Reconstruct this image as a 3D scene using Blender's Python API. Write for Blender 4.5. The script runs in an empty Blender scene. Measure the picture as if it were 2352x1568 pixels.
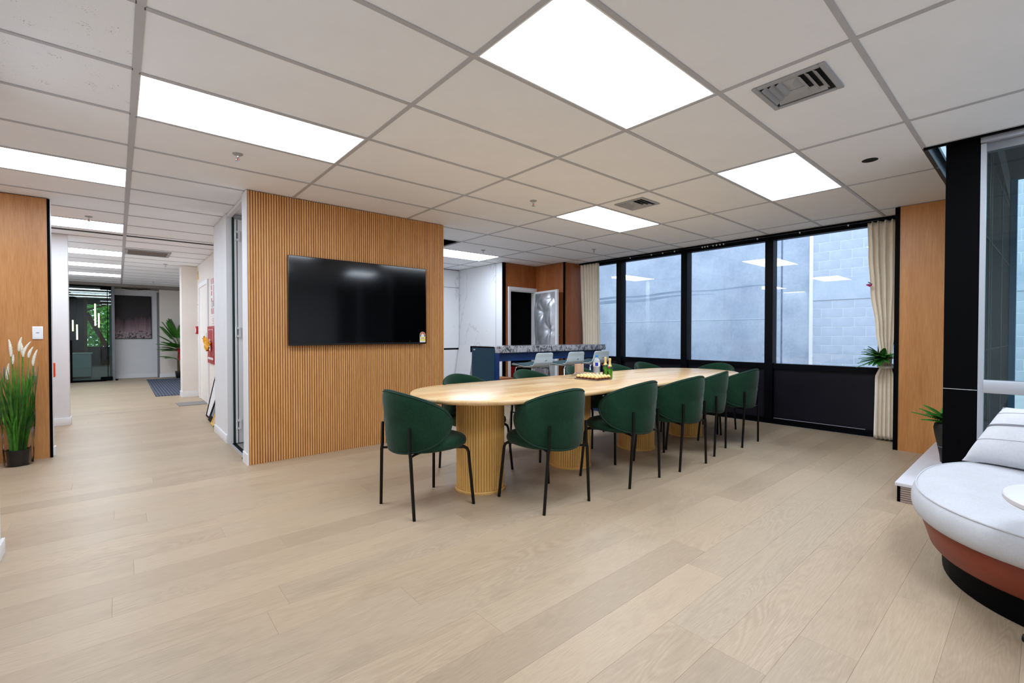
import bpy, bmesh, math, random
from mathutils import Vector, Matrix
random.seed(7)
S = bpy.context.scene
COL = S.collection
PI = math.pi
sin, cos = math.sin, math.cos

# ------------------------------------------------------------------ camera, world, exposure
EYE, CZ = 1.185, 2.491
cam_d = bpy.data.cameras.new('camera')
cam = bpy.data.objects.new('camera', cam_d); COL.objects.link(cam)
cam.location = (0, 0, EYE)
cam.rotation_euler = (PI/2 + math.radians(-0.8378), 0, math.radians(49.28785) - PI/2)
cam_d.sensor_fit = 'HORIZONTAL'; cam_d.sensor_width = 36; cam_d.lens = 36*1051.88/2352
cam_d.clip_start = .02; cam_d.clip_end = 200
S.camera = cam
wd = bpy.data.worlds.new('overcast_sky'); S.world = wd; wd.use_nodes = True
wd.node_tree.nodes['Background'].inputs[0].default_value = (.86, .94, 1.07, 1)
wd.node_tree.nodes['Background'].inputs[1].default_value = 2.9
S.view_settings.view_transform = 'Standard'; S.view_settings.look = 'None'
S.view_settings.gamma = 1; S.view_settings.use_curve_mapping = False
S.view_settings.exposure = 0.0
S.cycles.use_denoising = True
S.cycles.max_bounces = 10; S.cycles.diffuse_bounces = 6; S.cycles.glossy_bounces = 5
S.cycles.transparent_max_bounces = 24; S.cycles.transmission_bounces = 8
S.cycles.sample_clamp_indirect = 6
PANEL_L = 16.5          # radiance of the ceiling panels

# ------------------------------------------------------------------ materials
def lin(c):
    return tuple((x/255/12.92 if x/255 <= .04045 else ((x/255+.055)/1.055)**2.4) for x in c)
class NT:
    def __init__(s, name):
        s.m = bpy.data.materials.new(name); s.m.use_nodes = True
        s.t = s.m.node_tree; s.n = s.t.nodes; s.b = s.n['Principled BSDF']
    def new(s, typ, **kw):
        nd = s.n.new(typ)
        for k, v in kw.items():
            if k in nd.inputs: nd.inputs[k].default_value = v
            else: setattr(nd, k, v)
        return nd
    def link(s, a, b): s.t.links.new(a, b)
    def coords(s, scale=(1, 1, 1), rand=False, src='Object', rot=(0, 0, 0)):
        tc = s.new('ShaderNodeTexCoord'); out = tc.outputs[src]
        if rand:
            oi = s.new('ShaderNodeObjectInfo')
            mu = s.new('ShaderNodeMath', operation='MULTIPLY'); mu.inputs[1].default_value = 37
            s.link(oi.outputs['Random'], mu.inputs[0])
            ad = s.new('ShaderNodeVectorMath', operation='ADD')
            s.link(out, ad.inputs[0]); s.link(mu.outputs[0], ad.inputs[1]); out = ad.outputs[0]
        mp = s.new('ShaderNodeMapping'); mp.inputs['Scale'].default_value = scale; mp.inputs['Rotation'].default_value = rot
        s.link(out, mp.inputs[0]); return mp.outputs[0]
    def noise(s, vec, scale=5, detail=4, rough=.55, dist=0):
        nz = s.new('ShaderNodeTexNoise'); nz.inputs['Scale'].default_value = scale; nz.inputs['Detail'].default_value = detail
        nz.inputs['Roughness'].default_value = rough; nz.inputs['Distortion'].default_value = dist
        s.link(vec, nz.inputs['Vector']); return nz.outputs['Fac']
    def ramp(s, fac, stops):
        r = s.new('ShaderNodeValToRGB'); el = r.color_ramp.elements
        while len(el) < len(stops): el.new(.5)
        for e, (p, c) in zip(el, stops): e.position = p; e.color = (*c, 1)
        s.link(fac, r.inputs[0]); return r.outputs[0]
    def mix(s, fac, a, b, typ='MIX'):
        m = s.new('ShaderNodeMix', data_type='RGBA', blend_type=typ)
        for v, i in ((fac, 0), (a, 6), (b, 7)):
            if isinstance(v, (int, float)): m.inputs[i].default_value = v
            elif isinstance(v, tuple): m.inputs[i].default_value = (*v, 1)
            else: s.link(v, m.inputs[i])
        return m.outputs[2]
    def math(s, op, a, b=0.0):
        m = s.new('ShaderNodeMath', operation=op)
        for v, i in ((a, 0), (b, 1)):
            if isinstance(v, (int, float)): m.inputs[i].default_value = v
            else: s.link(v, m.inputs[i])
        return m.outputs[0]
    def bump(s, h, strength=.2, dist=.002):
        b = s.new('ShaderNodeBump'); b.inputs['Strength'].default_value = strength; b.inputs['Distance'].default_value = dist
        s.link(h, b.inputs['Height']); s.link(b.outputs[0], s.b.inputs['Normal'])
    def base(s, c):
        if isinstance(c, tuple): s.b.inputs['Base Color'].default_value = (*c, 1)
        else: s.link(c, s.b.inputs['Base Color'])

def plain(name, rgb, rough=.5, metal=0, spec=.5, var=.06, vs=3, bump=0, bs=120, emit=0, alpha=None, sheen=0):
    t = NT(name); c = lin(rgb)
    v = t.coords()
    n = t.noise(v, vs, 3)
    t.base(t.ramp(n, [(.3, tuple(x*(1-var) for x in c)), (.7, tuple(min(1, x*(1+var)) for x in c))]))
    t.b.inputs['Roughness'].default_value = rough; t.b.inputs['Metallic'].default_value = metal
    t.b.inputs['Specular IOR Level'].default_value = spec
    if bump: t.bump(t.noise(v, bs, 2), bump, .001)
    if emit:
        t.b.inputs['Emission Color'].default_value = (*c, 1); t.b.inputs['Emission Strength'].default_value = emit
    if sheen:
        t.b.inputs['Sheen Weight'].default_value = sheen; t.b.inputs['Sheen Roughness'].default_value = .4
    return t.m

def wood(name, light, dark, axis='z', rough=.4, fine=90, coarse=7, contrast=1.0, rand=False, rings=0, spec=.4):
    t = NT(name); L, D = lin(light), lin(dark)
    st = {'x': (.06, 1, 1), 'y': (1, .06, 1), 'z': (1, 1, .06)}[axis]
    st2 = {'x': (.25, 1, 1), 'y': (1, .25, 1), 'z': (1, 1, .12)}[axis]
    v = t.coords(st, rand); v2 = t.coords(st2, rand)
    a = t.noise(v, fine, 3, .6); b = t.noise(v2, coarse, 4, .5, .4)
    f = t.math('ADD', t.math('MULTIPLY', a, .5), t.math('MULTIPLY', b, .5))
    if rings:
        sn = t.math('SINE', t.math('MULTIPLY', b, rings))
        f = t.math('ADD', f, t.math('MULTIPLY', sn, .06))
    lo, hi = .5-.17/contrast, .5+.17/contrast
    t.base(t.ramp(f, [(lo, D), (hi, L)]))
    t.b.inputs['Roughness'].default_value = rough; t.b.inputs['Specular IOR Level'].default_value = spec
    t.bump(a, .08, .0008)
    return t.m

def floor_mat():
    t = NT('pale_oak_plank')
    v = t.coords((.10, 1, 1), True); vf = t.coords((.05, 1, 1), True); vb = t.coords((.5, 1, 1), True)
    big = t.noise(v, 4.6, 3, .45, 1.0)                    # slow field; its contours give cathedral figure
    rings = t.math('SINE', t.math('MULTIPLY', big, 230))
    mask = t.noise(vb, 1.7, 2)
    rings = t.math('MULTIPLY', rings, t.math('MAXIMUM', t.math('MULTIPLY', t.math('SUBTRACT', mask, .40), 2.6), .12))
    fine = t.noise(vf, 230, 3, .65); blot = t.noise(vb, 4.5, 4, .6)
    c = t.ramp(fine, [(.25, lin((175, 155, 131))), (.72, lin((191, 172, 148)))])
    c = t.mix(t.math('MULTIPLY', t.math('ADD', rings, 1), .19), c, lin((146, 124, 100)))
    c = t.mix(t.math('MULTIPLY', t.math('MAXIMUM', t.math('SUBTRACT', blot, .54), 0), 1.7), c, lin((146, 128, 108)))
    oi = t.new('ShaderNodeObjectInfo')
    tint = t.ramp(oi.outputs['Random'], [(0, (.88, .85, .82)), (.35, (1.0, .97, .93)), (.7, (.95, .945, .93)), (1, (1.07, 1.04, 1.0))])
    c = t.mix(1.0, c, tint, 'MULTIPLY')
    t.base(c)
    t.b.inputs['Roughness'].default_value = .42; t.b.inputs['Specular IOR Level'].default_value = .38
    t.bump(fine, .12, .0006)
    return t.m

def glass_mat(name, tint=(.93, .97, 1.0), rough=0.0, ior=1.5, grey=1.0):
    t = NT(name); t.n.remove(t.b)
    tr = t.new('ShaderNodeBsdfTransparent'); tr.inputs[0].default_value = (*[x*grey for x in tint], 1)
    gl = t.new('ShaderNodeBsdfGlossy'); gl.inputs['Roughness'].default_value = rough
    fr = t.new('ShaderNodeFresnel'); fr.inputs[0].default_value = ior
    mx = t.new('ShaderNodeMixShader')
    t.link(fr.outputs[0], mx.inputs[0]); t.link(tr.outputs[0], mx.inputs[1]); t.link(gl.outputs[0], mx.inputs[2])
    t.link(mx.outputs[0], t.n['Material Output'].inputs[0])
    return t.m

def marble(name, basec, vein, scale, rot, sharp, stretch=(1, 1, 1), rough=.18):
    t = NT(name)
    v = t.coords(stretch, rot=rot)
    w = t.noise(v, scale, 6, .62, 1.2)
    d = t.math('ABSOLUTE', t.math('SUBTRACT', w, .5))
    t.base(t.ramp(d, [(0, lin(vein)), (sharp, lin(basec))]))
    t.b.inputs['Roughness'].default_value = rough
    return t.m

def granite(name):
    t = NT(name)
    v = t.coords((3.4, 1.6, 2.2), rot=(0, -.7, 0))
    w = t.noise(v, 2.2, 6, .6, 1.4)
    t.base(t.ramp(w, [(.30, lin((22, 24, 30))), (.42, lin((92, 92, 98))), (.50, lin((182, 180, 184))), (.57, lin((70, 72, 78))), (.66, lin((150, 148, 152))), (.76, lin((226, 224, 226)))]))
    t.b.inputs['Roughness'].default_value = .15
    return t.m

def concrete(name, a, b, scale=1.2, stretch=(1, 1, 1)):
    t = NT(name); v = t.coords(stretch)
    n = t.noise(v, scale, 8, .62); n2 = t.noise(v, scale*14, 4, .7)
    f = t.math('ADD', t.math('MULTIPLY', n, .7), t.math('MULTIPLY', n2, .3))
    t.base(t.ramp(f, [(.36, lin(a)), (.62, lin(b))]))
    t.b.inputs['Roughness'].default_value = .85
    t.bump(n2, .3, .004)
    return t.m

def fabric(name, rgb, rgb2, scale=700, rough=.9, sheen=.3, bump=.35):
    t = NT(name); v = t.coords(); vx = t.coords((1, .12, .12)); vz = t.coords((.12, .12, 1))
    a = t.noise(vx, scale, 2); b = t.noise(vz, scale, 2); lo = t.noise(v, 6, 3)
    f = t.math('ADD', t.math('MULTIPLY', t.math('ADD', a, b), .35), t.math('MULTIPLY', lo, .3))
    t.base(t.ramp(f, [(.36, lin(rgb2)), (.62, lin(rgb))]))
    t.b.inputs['Roughness'].default_value = rough; t.b.inputs['Specular IOR Level'].default_value = .2
    t.b.inputs['Sheen Weight'].default_value = sheen; t.b.inputs['Sheen Roughness'].default_value = .5
    t.bump(f, bump, .0008)
    return t.m

def stripes(name, c1, c2, axis, period, duty=.5, rough=.9, bump=True):
    t = NT(name); tc = t.new('ShaderNodeTexCoord'); sp = t.new('ShaderNodeSeparateXYZ')
    t.link(tc.outputs['Object'], sp.inputs[0])
    fr = t.math('FRACT', t.math('DIVIDE', sp.outputs['xyz'.index(axis)], period))
    g = t.math('GREATER_THAN', fr, duty)
    t.base(t.mix(g, lin(c1), lin(c2)))
    t.b.inputs['Roughness'].default_value = rough
    if bump: t.bump(t.noise(t.coords(), 400, 2), .4, .002)
    return t.m

def staves():
    t = NT('pine_stave_tabletop')
    tc = t.new('ShaderNodeTexCoord')
    br = t.new('ShaderNodeTexBrick'); br.offset = .37; br.squash = 1
    br.inputs['Scale'].default_value = 1; br.inputs['Brick Width'].default_value = .52; br.inputs['Row Height'].default_value = .095
    br.inputs['Mortar Size'].default_value = .0008; br.inputs['Bias'].default_value = 0
    br.inputs['Color1'].default_value = (*lin((240, 208, 160)), 1); br.inputs['Color2'].default_value = (*lin((226, 184, 132)), 1); br.inputs['Mortar'].default_value = (*lin((200, 156, 104)), 1)
    t.link(tc.outputs['Object'], br.inputs['Vector'])
    a = t.noise(t.coords((.06, 1, 1)), 75, 3, .6); b = t.noise(t.coords((.3, 1, 1)), 6, 4, .55, .5)
    f = t.math('ADD', t.math('MULTIPLY', a, .45), t.math('MULTIPLY', b, .55))
    t.base(t.mix(1.0, br.outputs['Color'], t.ramp(f, [(.34, (.80, .74, .66)), (.60, (1, 1, 1))]), 'MULTIPLY'))
    t.b.inputs['Roughness'].default_value = .27; t.b.inputs['Specular IOR Level'].default_value = .5
    return t.m

def murky(name, tint, dif, k):
    t = NT(name); t.n.remove(t.b)
    tr = t.new('ShaderNodeBsdfTransparent'); tr.inputs[0].default_value = (*tint, 1)
    df = t.new('ShaderNodeBsdfDiffuse'); df.inputs[0].default_value = (*dif, 1)
    gl = t.new('ShaderNodeBsdfGlossy'); gl.inputs['Roughness'].default_value = .05
    fr = t.new('ShaderNodeFresnel'); fr.inputs[0].default_value = 1.4
    m1 = t.new('ShaderNodeMixShader'); m1.inputs[0].default_value = k
    t.link(tr.outputs[0], m1.inputs[1]); t.link(df.outputs[0], m1.inputs[2])
    m2 = t.new('ShaderNodeMixShader'); t.link(fr.outputs[0], m2.inputs[0]); t.link(m1.outputs[0], m2.inputs[1]); t.link(gl.outputs[0], m2.inputs[2])
    t.link(m2.outputs[0], t.n['Material Output'].inputs[0])
    return t.m

def painting_mat():
    t = NT('aurora_canvas')
    tc = t.new('ShaderNodeTexCoord'); sp = t.new('ShaderNodeSeparateXYZ'); t.link(tc.outputs['Generated'], sp.inputs[0])
    z = sp.outputs[2]
    streak = t.noise(t.coords((5, 1, .5), src='Generated'), 1.3, 3)
    h = t.math('ADD', z, t.math('MULTIPLY', t.math('SUBTRACT', streak, .5), .45))
    c = t.ramp(h, [(.10, lin((160, 138, 144))), (.32, lin((112, 86, 94))), (.50, lin((36, 20, 26))), (.8, lin((8, 5, 7)))])
    peaks = t.noise(t.coords((4, 1, 5), src='Generated'), 1.6, 6, .7)
    mask = t.math('LESS_THAN', z, t.math('MULTIPLY', peaks, .34))
    pk = t.ramp(t.noise(t.coords((9, 1, 14), src='Generated'), 1.5, 4, .7), [(.42, lin((44, 34, 38))), (.52, lin((168, 150, 154)))])
    c = t.mix(mask, c, pk)
    st = t.noise(t.coords((60, 1, 70), src='Generated'), 1, 1)
    star = t.math('MULTIPLY', t.math('GREATER_THAN', st, .77), t.math('GREATER_THAN', z, .5))
    c = t.mix(star, c, lin((190, 150, 140)))
    t.base(c); t.b.inputs['Roughness'].default_value = .6
    return t.m

def perforated():
    t = NT('perforated_ceiling_tile'); v = t.coords()
    vo = t.new('ShaderNodeTexVoronoi'); vo.inputs['Scale'].default_value = 130; vo.inputs['Randomness'].default_value = 1
    t.link(v, vo.inputs['Vector'])
    n = t.noise(v, 14, 3)
    spot = t.math('LESS_THAN', vo.outputs['Distance'], t.math('MULTIPLY', t.math('MAXIMUM', t.math('SUBTRACT', n, .46), 0), 1.1))
    t.base(t.mix(spot, lin((242, 244, 248)), lin((150, 150, 154))))
    t.b.inputs['Roughness'].default_value = .9
    return t.m

MAT = dict(
    floor=floor_mat(),
    sub=plain('subfloor', (172, 152, 128), .6),
    white=plain('white_paint', (228, 228, 230), .6, var=.02),
    warmwhite=plain('warm_white_paint', (232, 224, 216), .6, var=.02),
    skirting=plain('white_gloss_paint', (236, 236, 238), .35, var=.01),
    tile=plain('white_ceiling_tile', (245, 247, 251), .85, var=.02, bump=.15, bs=300),
    perf=perforated(),
    tee=plain('grey_ceiling_tee', (186, 186, 190), .5, var=.03),
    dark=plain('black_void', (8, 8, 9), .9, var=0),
    ply=plain('plenum_grey', (40, 40, 42), .9),
    slat=wood('slat_veneer', (230, 176, 114), (198, 138, 80), 'z', .42, 130, 8, rand=True),
    slatback=wood('slat_backing', (150, 92, 46), (120, 70, 34), 'z', .5),
    panel=wood('teak_veneer_panel', (204, 146, 90), (170, 110, 58), 'z', .38, 100, 6),
    paneldk=wood('red_teak_veneer_panel', (182, 112, 62), (140, 74, 34), 'z', .36, 100, 6),
    panellt=wood('honey_veneer_panel', (214, 152, 90), (188, 120, 62), 'z', .38, 100, 6),
    table=staves(),
    ped=wood('pine_flutes', (248, 204, 124), (232, 178, 98), 'z', .4, 90, 8, rand=True),
    black=plain('black_metal', (4, 4, 5), .4, var=.1, spec=.3),
    matblack=plain('matt_black_paint', (2, 2, 4), .6, var=.15, spec=.07),
    frame=plain('black_window_frame', (3, 4, 9), .45, var=.15, spec=.10),
    spandrel=plain('dark_spandrel_glass', (24, 22, 30), .35, var=.25, vs=1.2, spec=.2),
    alu=plain('silver_aluminium', (188, 192, 200), .38, metal=.35, var=.03),
    chrome=plain('chrome', (215, 215, 218), .12, metal=1, var=.0),
    velvet=fabric('dark_green_velvet', (20, 60, 40), (11, 42, 27), 350, .9, .12, .15),
    velvetpipe=plain('green_piping', (16, 52, 40), .8),
    screen=plain('tv_glass', (3, 3, 5), .09, var=0, spec=.6),
    bezel=plain('tv_bezel', (14, 14, 16), .3, var=0),
    granite=granite('grey_veined_stone'),
    marblew=marble('white_marble', (232, 233, 236), (208, 210, 214), .42, (.75, .7, .3), .010, (1, 1, .6)),
    teal=plain('teal_laminate', (0, 58, 82), .45, var=.05),
    navy=plain('navy_laminate', (8, 44, 96), .45, var=.05),
    stoolshell=plain('pale_grey_plastic', (206, 216, 220), .35, var=.01),
    tealfab=fabric('teal_upholstery', (18, 84, 96), (10, 60, 72)),
    foil=plain('crinkled_silver_foil', (206, 210, 216), .42, metal=.7, var=.12, vs=9, bump=.25, bs=26),
    curtain=fabric('cream_curtain', (250, 242, 228), (240, 228, 210), 420, .9, .1, .2),
    sofa=fabric('white_boucle', (198, 198, 202), (182, 183, 187), 700, .95, .05, .3),
    pillow=fabric('white_cotton', (212, 212, 216), (198, 198, 203), 420, .95, .2, .35),
    stitch=plain('grey_stitching', (132, 132, 140), .9),
    leather=plain('rust_leather', (122, 42, 14), .42, var=.12, vs=7, bump=.15, bs=160),
    gblock=concrete('painted_block', (170, 182, 198), (188, 199, 213), 3.0),
    gconc=concrete('weathered_concrete', (152, 166, 184), (182, 194, 208), 1.1),
    gconc2=concrete('rendered_concrete_band', (164, 178, 196), (190, 202, 216), 1.6),
    mortar=concrete('pale_mortar', (206, 213, 220), (224, 229, 234), 6),
    stain=concrete('damp_stain', (112, 128, 148), (150, 166, 184), 2.2, (1, .25, 3)),
    asphalt=concrete('alley_ground', (84, 86, 90), (110, 112, 116), 3),
    green=plain('fern_green', (52, 122, 40), .5, var=.35, vs=30),
    green2=plain('palm_green', (64, 122, 42), .45, var=.35, vs=18),
    green3=plain('grass_green', (72, 142, 36), .4, var=.4, vs=22),
    plume=plain('cream_plume', (232, 224, 206), .95, var=.1, vs=60, bump=.6, bs=140),
    cello=glass_mat('clear_cellophane', (.985, .985, .985), .08, 1.25),
    pot=plain('black_plastic_pot', (16, 13, 13), .4),
    vase=plain('charcoal_ceramic', (34, 32, 31), .45, var=.2),
    red=plain('red_enamel', (176, 24, 28), .35, var=.08),
    redp=plain('red_print', (196, 34, 40), .5, var=.03),
    whitep=plain('white_print', (236, 236, 236), .5, var=.01),
    yellow=plain('yellow_print', (232, 190, 60), .5, var=.03),
    yellowb=plain('pale_yellow_print', (238, 226, 70), .5, var=.03),
    silk=plain('yellow_orange_silk', (246, 168, 14), .45, var=.25, vs=14),
    redsilk=plain('red_silk', (206, 20, 22), .5, var=.1),
    orange=plain('orange_plastic', (236, 84, 20), .4),
    glass=glass_mat('window_glass', (.93, .97, 1.0)),
    gdoor=glass_mat('smoked_green_glass', (.62, .74, .72), 0, 1.5),
    gtint=glass_mat('green_tint_glass', (.78, .9, .9), 0, 1.5),
    clear=murky('clear_plastic', (.97, .97, .97), (.88, .89, .91), .10),
    water=murky('water_bottle_plastic', (.93, .96, .98), (.88, .91, .94), .36),  # white diffuse share stands in for bright light refracted through the water
    returnw=plain('dark_teal_cladding', (9, 19, 21), .75, var=.3, vs=.8, spec=.03),
    bluecl=plain('blue_grey_cladding', (62, 110, 146), .5, var=.1),
    painting=painting_mat(),
    mat_d=stripes('ribbed_mat', (86, 92, 110), (36, 38, 50), 'x', .05, .70),
    mat_g=plain('grey_carpet', (134, 128, 124), .95, var=.15, vs=200, bump=.5, bs=500),
    cord=plain('brown_cardboard', (172, 110, 66), .8, var=.1),
    tan=plain('tan_card', (206, 172, 144), .8, var=.05),
    gold=plain('gold_foil', (244, 208, 138), .42, metal=.3, var=.25, vs=60),
    cup=plain('brown_paper_cup', (110, 54, 20), .7, var=.2),
    bottleg=plain('green_bottle_glass', (62, 134, 16), .06, var=.4, vs=14, spec=.8),
    bottled=plain('dark_bottle_label', (14, 20, 12), .35),
    bluep=plain('blue_label', (20, 50, 190), .45, var=.05),
    bluecap=plain('blue_cap', (30, 130, 220), .4),
    timber=plain('brown_timber', (120, 70, 36), .6, var=.2, vs=8),
    dslat=stripes('dark_ribbed_wall', (62, 62, 66), (34, 34, 36), 'y', .09, .5, .7, False),
    grey=plain('mid_grey', (120, 122, 126), .6),
    soffit=plain('bare_concrete_soffit', (136, 130, 124), .9, var=.12),
    tree=plain('tree_leaves', (84, 150, 40), .6, var=.6, vs=3),
    bark=plain('bark', (96, 86, 48), .9, var=.3, vs=12),
    grille=stripes('brown_grille', (120, 108, 102), (92, 82, 78), 'x', .02, .5, .6, False),
    bfly=plain('magenta_wing', (190, 12, 110), .5, var=.1),
    plinth=plain('white_stone_top', (214, 212, 217), .35, var=.02),
    ventp=plain('grey_vent_enamel', (166, 168, 172), .45, var=.02),
    vslat=plain('taupe_grille_slat', (170, 150, 138), .6, var=.05),
    daylight_blue=plain('pale_daylight_blue', (170, 206, 226), .4, var=.05),  # blue of daylight leaking into the ceiling recess, put into the colour
    plasticw=plain('white_plastic', (238, 238, 240), .3, var=.0),
    darkgreen=plain('dark_green_edge', (6, 42, 36), .3, var=.1),
    bag=plain('dark_grey_bag', (60, 62, 66), .35, var=.4, vs=9, bump=.4, bs=20),
)
def emis(name, col, strength):
    t = NT(name); t.n.remove(t.b)
    e = t.new('ShaderNodeEmission'); e.inputs[0].default_value = (*col, 1); e.inputs[1].default_value = strength
    t.link(e.outputs[0], t.n['Material Output'].inputs[0]); return t.m
MAT['panel_light'] = emis('lit_diffuser', (.84, .945, 1.07), PANEL_L)
MAT['warm_light'] = emis('lit_warm_tube', (1.0, .78, .5), 5)
MAT['daylight_glow'] = emis('added_daylight_glow', (.55, .80, 1.0), 1.0)  # emission in place of daylight leaking into the ceiling's open corner
MAT['lobby_light'] = emis('lit_lobby_diffuser', (.92, .97, 1.0), 5)

# ------------------------------------------------------------------ mesh building
class MB:
    def __init__(s): s.v = []; s.f = []
    def quad(s, *p):
        n = len(s.v); s.v += [tuple(q) for q in p]; s.f.append(tuple(range(n, n+len(p)))); return s
    def box(s, x0, x1, y0, y1, z0, z1):
        n = len(s.v)
        s.v += [(x0,y0,z0),(x1,y0,z0),(x1,y1,z0),(x0,y1,z0),(x0,y0,z1),(x1,y0,z1),(x1,y1,z1),(x0,y1,z1)]
        s.f += [tuple(n+i for i in q) for q in ((3,2,1,0),(4,5,6,7),(0,1,5,4),(1,2,6,5),(2,3,7,6),(3,0,4,7))]; return s
    def obox(s, c, ax, ay, az):          # centre and three half-axes
        c, ax, ay, az = map(Vector, (c, ax, ay, az)); n = len(s.v)
        for k in (-1, 1):
            for i, j in ((-1,-1),(1,-1),(1,1),(-1,1)): s.v.append(tuple(c+ax*i+ay*j+az*k))
        s.f += [tuple(n+i for i in q) for q in ((3,2,1,0),(4,5,6,7),(0,1,5,4),(1,2,6,5),(2,3,7,6),(3,0,4,7))]; return s
    def tube(s, pts, r, n=8, closed=False, cap=True):
        pts = [Vector(p) for p in pts]; m = len(pts); rr = r if isinstance(r, (list, tuple)) else [r]*m
        base = len(s.v); up = None
        for i, p in enumerate(pts):
            if closed: d = pts[(i+1) % m]-pts[i-1]
            else: d = pts[min(i+1, m-1)]-pts[max(i-1, 0)]
            d.normalize()
            if up is None:
                up = Vector((0,0,1)) if abs(d.z) < .9 else Vector((1,0,0))
            a = d.cross(up); 
            if a.length < 1e-6: a = d.orthogonal()
            a.normalize(); b = a.cross(d); up = b
            for k in range(n):
                t = 2*PI*k/n; s.v.append(tuple(p+(a*cos(t)+b*sin(t))*rr[i]))
        for i in range(m if closed else m-1):
            j = (i+1) % m
            for k in range(n):
                l = (k+1) % n
                s.f.append((base+i*n+k, base+i*n+l, base+j*n+l, base+j*n+k))
        if cap and not closed:
            s.f.append(tuple(base+k for k in range(n-1, -1, -1))); s.f.append(tuple(base+(m-1)*n+k for k in range(n)))
        return s
    def lathe(s, prof, c=(0, 0, 0), n=24, sx=1, sy=1):
        base = len(s.v)
        for r, z in prof:
            for k in range(n):
                t = 2*PI*k/n; s.v.append((c[0]+r*sx*cos(t), c[1]+r*sy*sin(t), c[2]+z))
        for i in range(len(prof)-1):
            for k in range(n):
                l = (k+1) % n
                s.f.append((base+i*n+k, base+i*n+l, base+(i+1)*n+l, base+(i+1)*n+k))
        s.f.append(tuple(base+k for k in range(n-1, -1, -1))); s.f.append(tuple(base+(len(prof)-1)*n+k for k in range(n)))
        return s
    def rings(s, rings, cap=True):       # stack of equal-length closed loops
        base = len(s.v); n = len(rings[0])
        for r in rings: s.v += [tuple(p) for p in r]
        for i in range(len(rings)-1):
            for k in range(n):
                l = (k+1) % n
                s.f.append((base+i*n+k, base+i*n+l, base+(i+1)*n+l, base+(i+1)*n+k))
        if cap:
            s.f.append(tuple(base+k for k in range(n-1, -1, -1))); s.f.append(tuple(base+(len(rings)-1)*n+k for k in range(n)))
        return s
    def prism(s, poly, z0, z1):
        return s.rings([[(x, y, z0) for x, y in poly], [(x, y, z1) for x, y in poly]])
    def grid(s, fn, nu, nv, cu=False):
        base = len(s.v)
        for i in range(nu):
            for j in range(nv): s.v.append(tuple(fn(i/(nu if cu else nu-1), j/(nv-1))))
        for i in range(nu if cu else nu-1):
            a = (i+1) % nu
            for j in range(nv-1): s.f.append((base+i*nv+j, base+a*nv+j, base+a*nv+j+1, base+i*nv+j+1))
        return s
    def build(s, name, mat, parent=None, bevel=0, seg=2, smooth=35, solid=0, fixn=False):
        me = bpy.data.meshes.new(name)
        off = Vector((0, 0, 0)); p = parent
        while p is not None: off += p.location; p = p.parent
        me.from_pydata([tuple(Vector(q)-off) for q in s.v], [], s.f)
        if fixn or bevel:
            bm = bmesh.new(); bm.from_mesh(me)
            if fixn: bmesh.ops.recalc_face_normals(bm, faces=bm.faces)
            if bevel: bmesh.ops.bevel(bm, geom=[e for e in bm.edges if len(e.link_faces) == 2 and e.calc_face_angle(0) > .6], offset=bevel, segments=seg, affect='EDGES', profile=.5)
            bm.to_mesh(me); bm.free()
        if smooth:
            me.shade_smooth(); me.set_sharp_from_angle(angle=math.radians(smooth))
        me.materials.append(MAT[mat])
        o = bpy.data.objects.new(name, me); COL.objects.link(o)
        if parent is not None: o.parent = parent
        return o
def tag(o, label=None, cat=None, group=None, kind=None):
    for k, v in (('label', label), ('category', cat), ('group', group), ('kind', kind)):
        if v: o[k] = v
    return o
def empty(name, loc, label, cat, group=None, kind=None):
    o = bpy.data.objects.new(name, None); COL.objects.link(o); o.location = loc; o.empty_display_size = .1
    return tag(o, label, cat, group, kind)
def inst(src, name, parent, loc=(0, 0, 0), rot=(0, 0, 0), scale=(1, 1, 1)):      # a piece sharing mesh data
    o = bpy.data.objects.new(name, src.data); COL.objects.link(o); o.parent = parent
    o.location = loc; o.rotation_euler = rot; o.scale = scale; return o
def copy_tree(o, parent=None):
    c = o.copy(); COL.objects.link(c)
    if parent is not None: c.parent = parent
    for ch in list(o.children): copy_tree(ch, c)
    return c
def bx(name, mat, x0, x1, y0, y1, z0, z1, parent=None, bevel=0, seg=2, **kw):
    o = MB().box(x0, x1, y0, y1, z0, z1).build(name, mat, parent, bevel, seg, smooth=35 if bevel else 0)
    return tag(o, **kw) if kw else o
def struct(name, mat, *b, bevel=0, label=None):
    return bx(name, mat, *b, bevel=bevel, kind='structure', label=label or None)
def superellipse(a, b, n, p, c=(0, 0)):
    out = []
    for k in range(n):
        t = 2*PI*k/n; ct, st = cos(t), sin(t)
        out.append((c[0]+a*math.copysign(abs(ct)**(2/p), ct), c[1]+b*math.copysign(abs(st)**(2/p), st)))
    return out

# ------------------------------------------------------------------ FLOOR
X0G, Y0G = .081, 1.765
floor = struct('floor', 'sub', -3, 6.75, -3.2, 16.6, -.2, -.013, label='pale oak plank floor of the meeting room and corridor')
PW = .192
known = {17: .13, 14: .469, 13: .05, 11: -.03, 9: .563, 7: .996, 5: 1.148, 2: 1.72, 0: 2.026, 3: 2.23, 6: 2.355}
PL = 2.186
def plank_mesh(L):
    m = MB(); g = .00015; w = PW-g; c = .0005; z0 = -.012
    x0, x1, y0, y1 = g, L-g, g, w
    m.v += [(x0,y0,z0),(x1,y0,z0),(x1,y1,z0),(x0,y1,z0),(x0,y0,-c),(x1,y0,-c),(x1,y1,-c),(x0,y1,-c),
            (x0+c,y0+c,0),(x1-c,y0+c,0),(x1-c,y1-c,0),(x0+c,y1-c,0)]
    m.f += [(0,1,5,4),(1,2,6,5),(2,3,7,6),(3,0,4,7),(4,5,9,8),(5,6,10,9),(6,7,11,10),(7,4,8,11),(8,9,10,11)]
    return m
full = None
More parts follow.
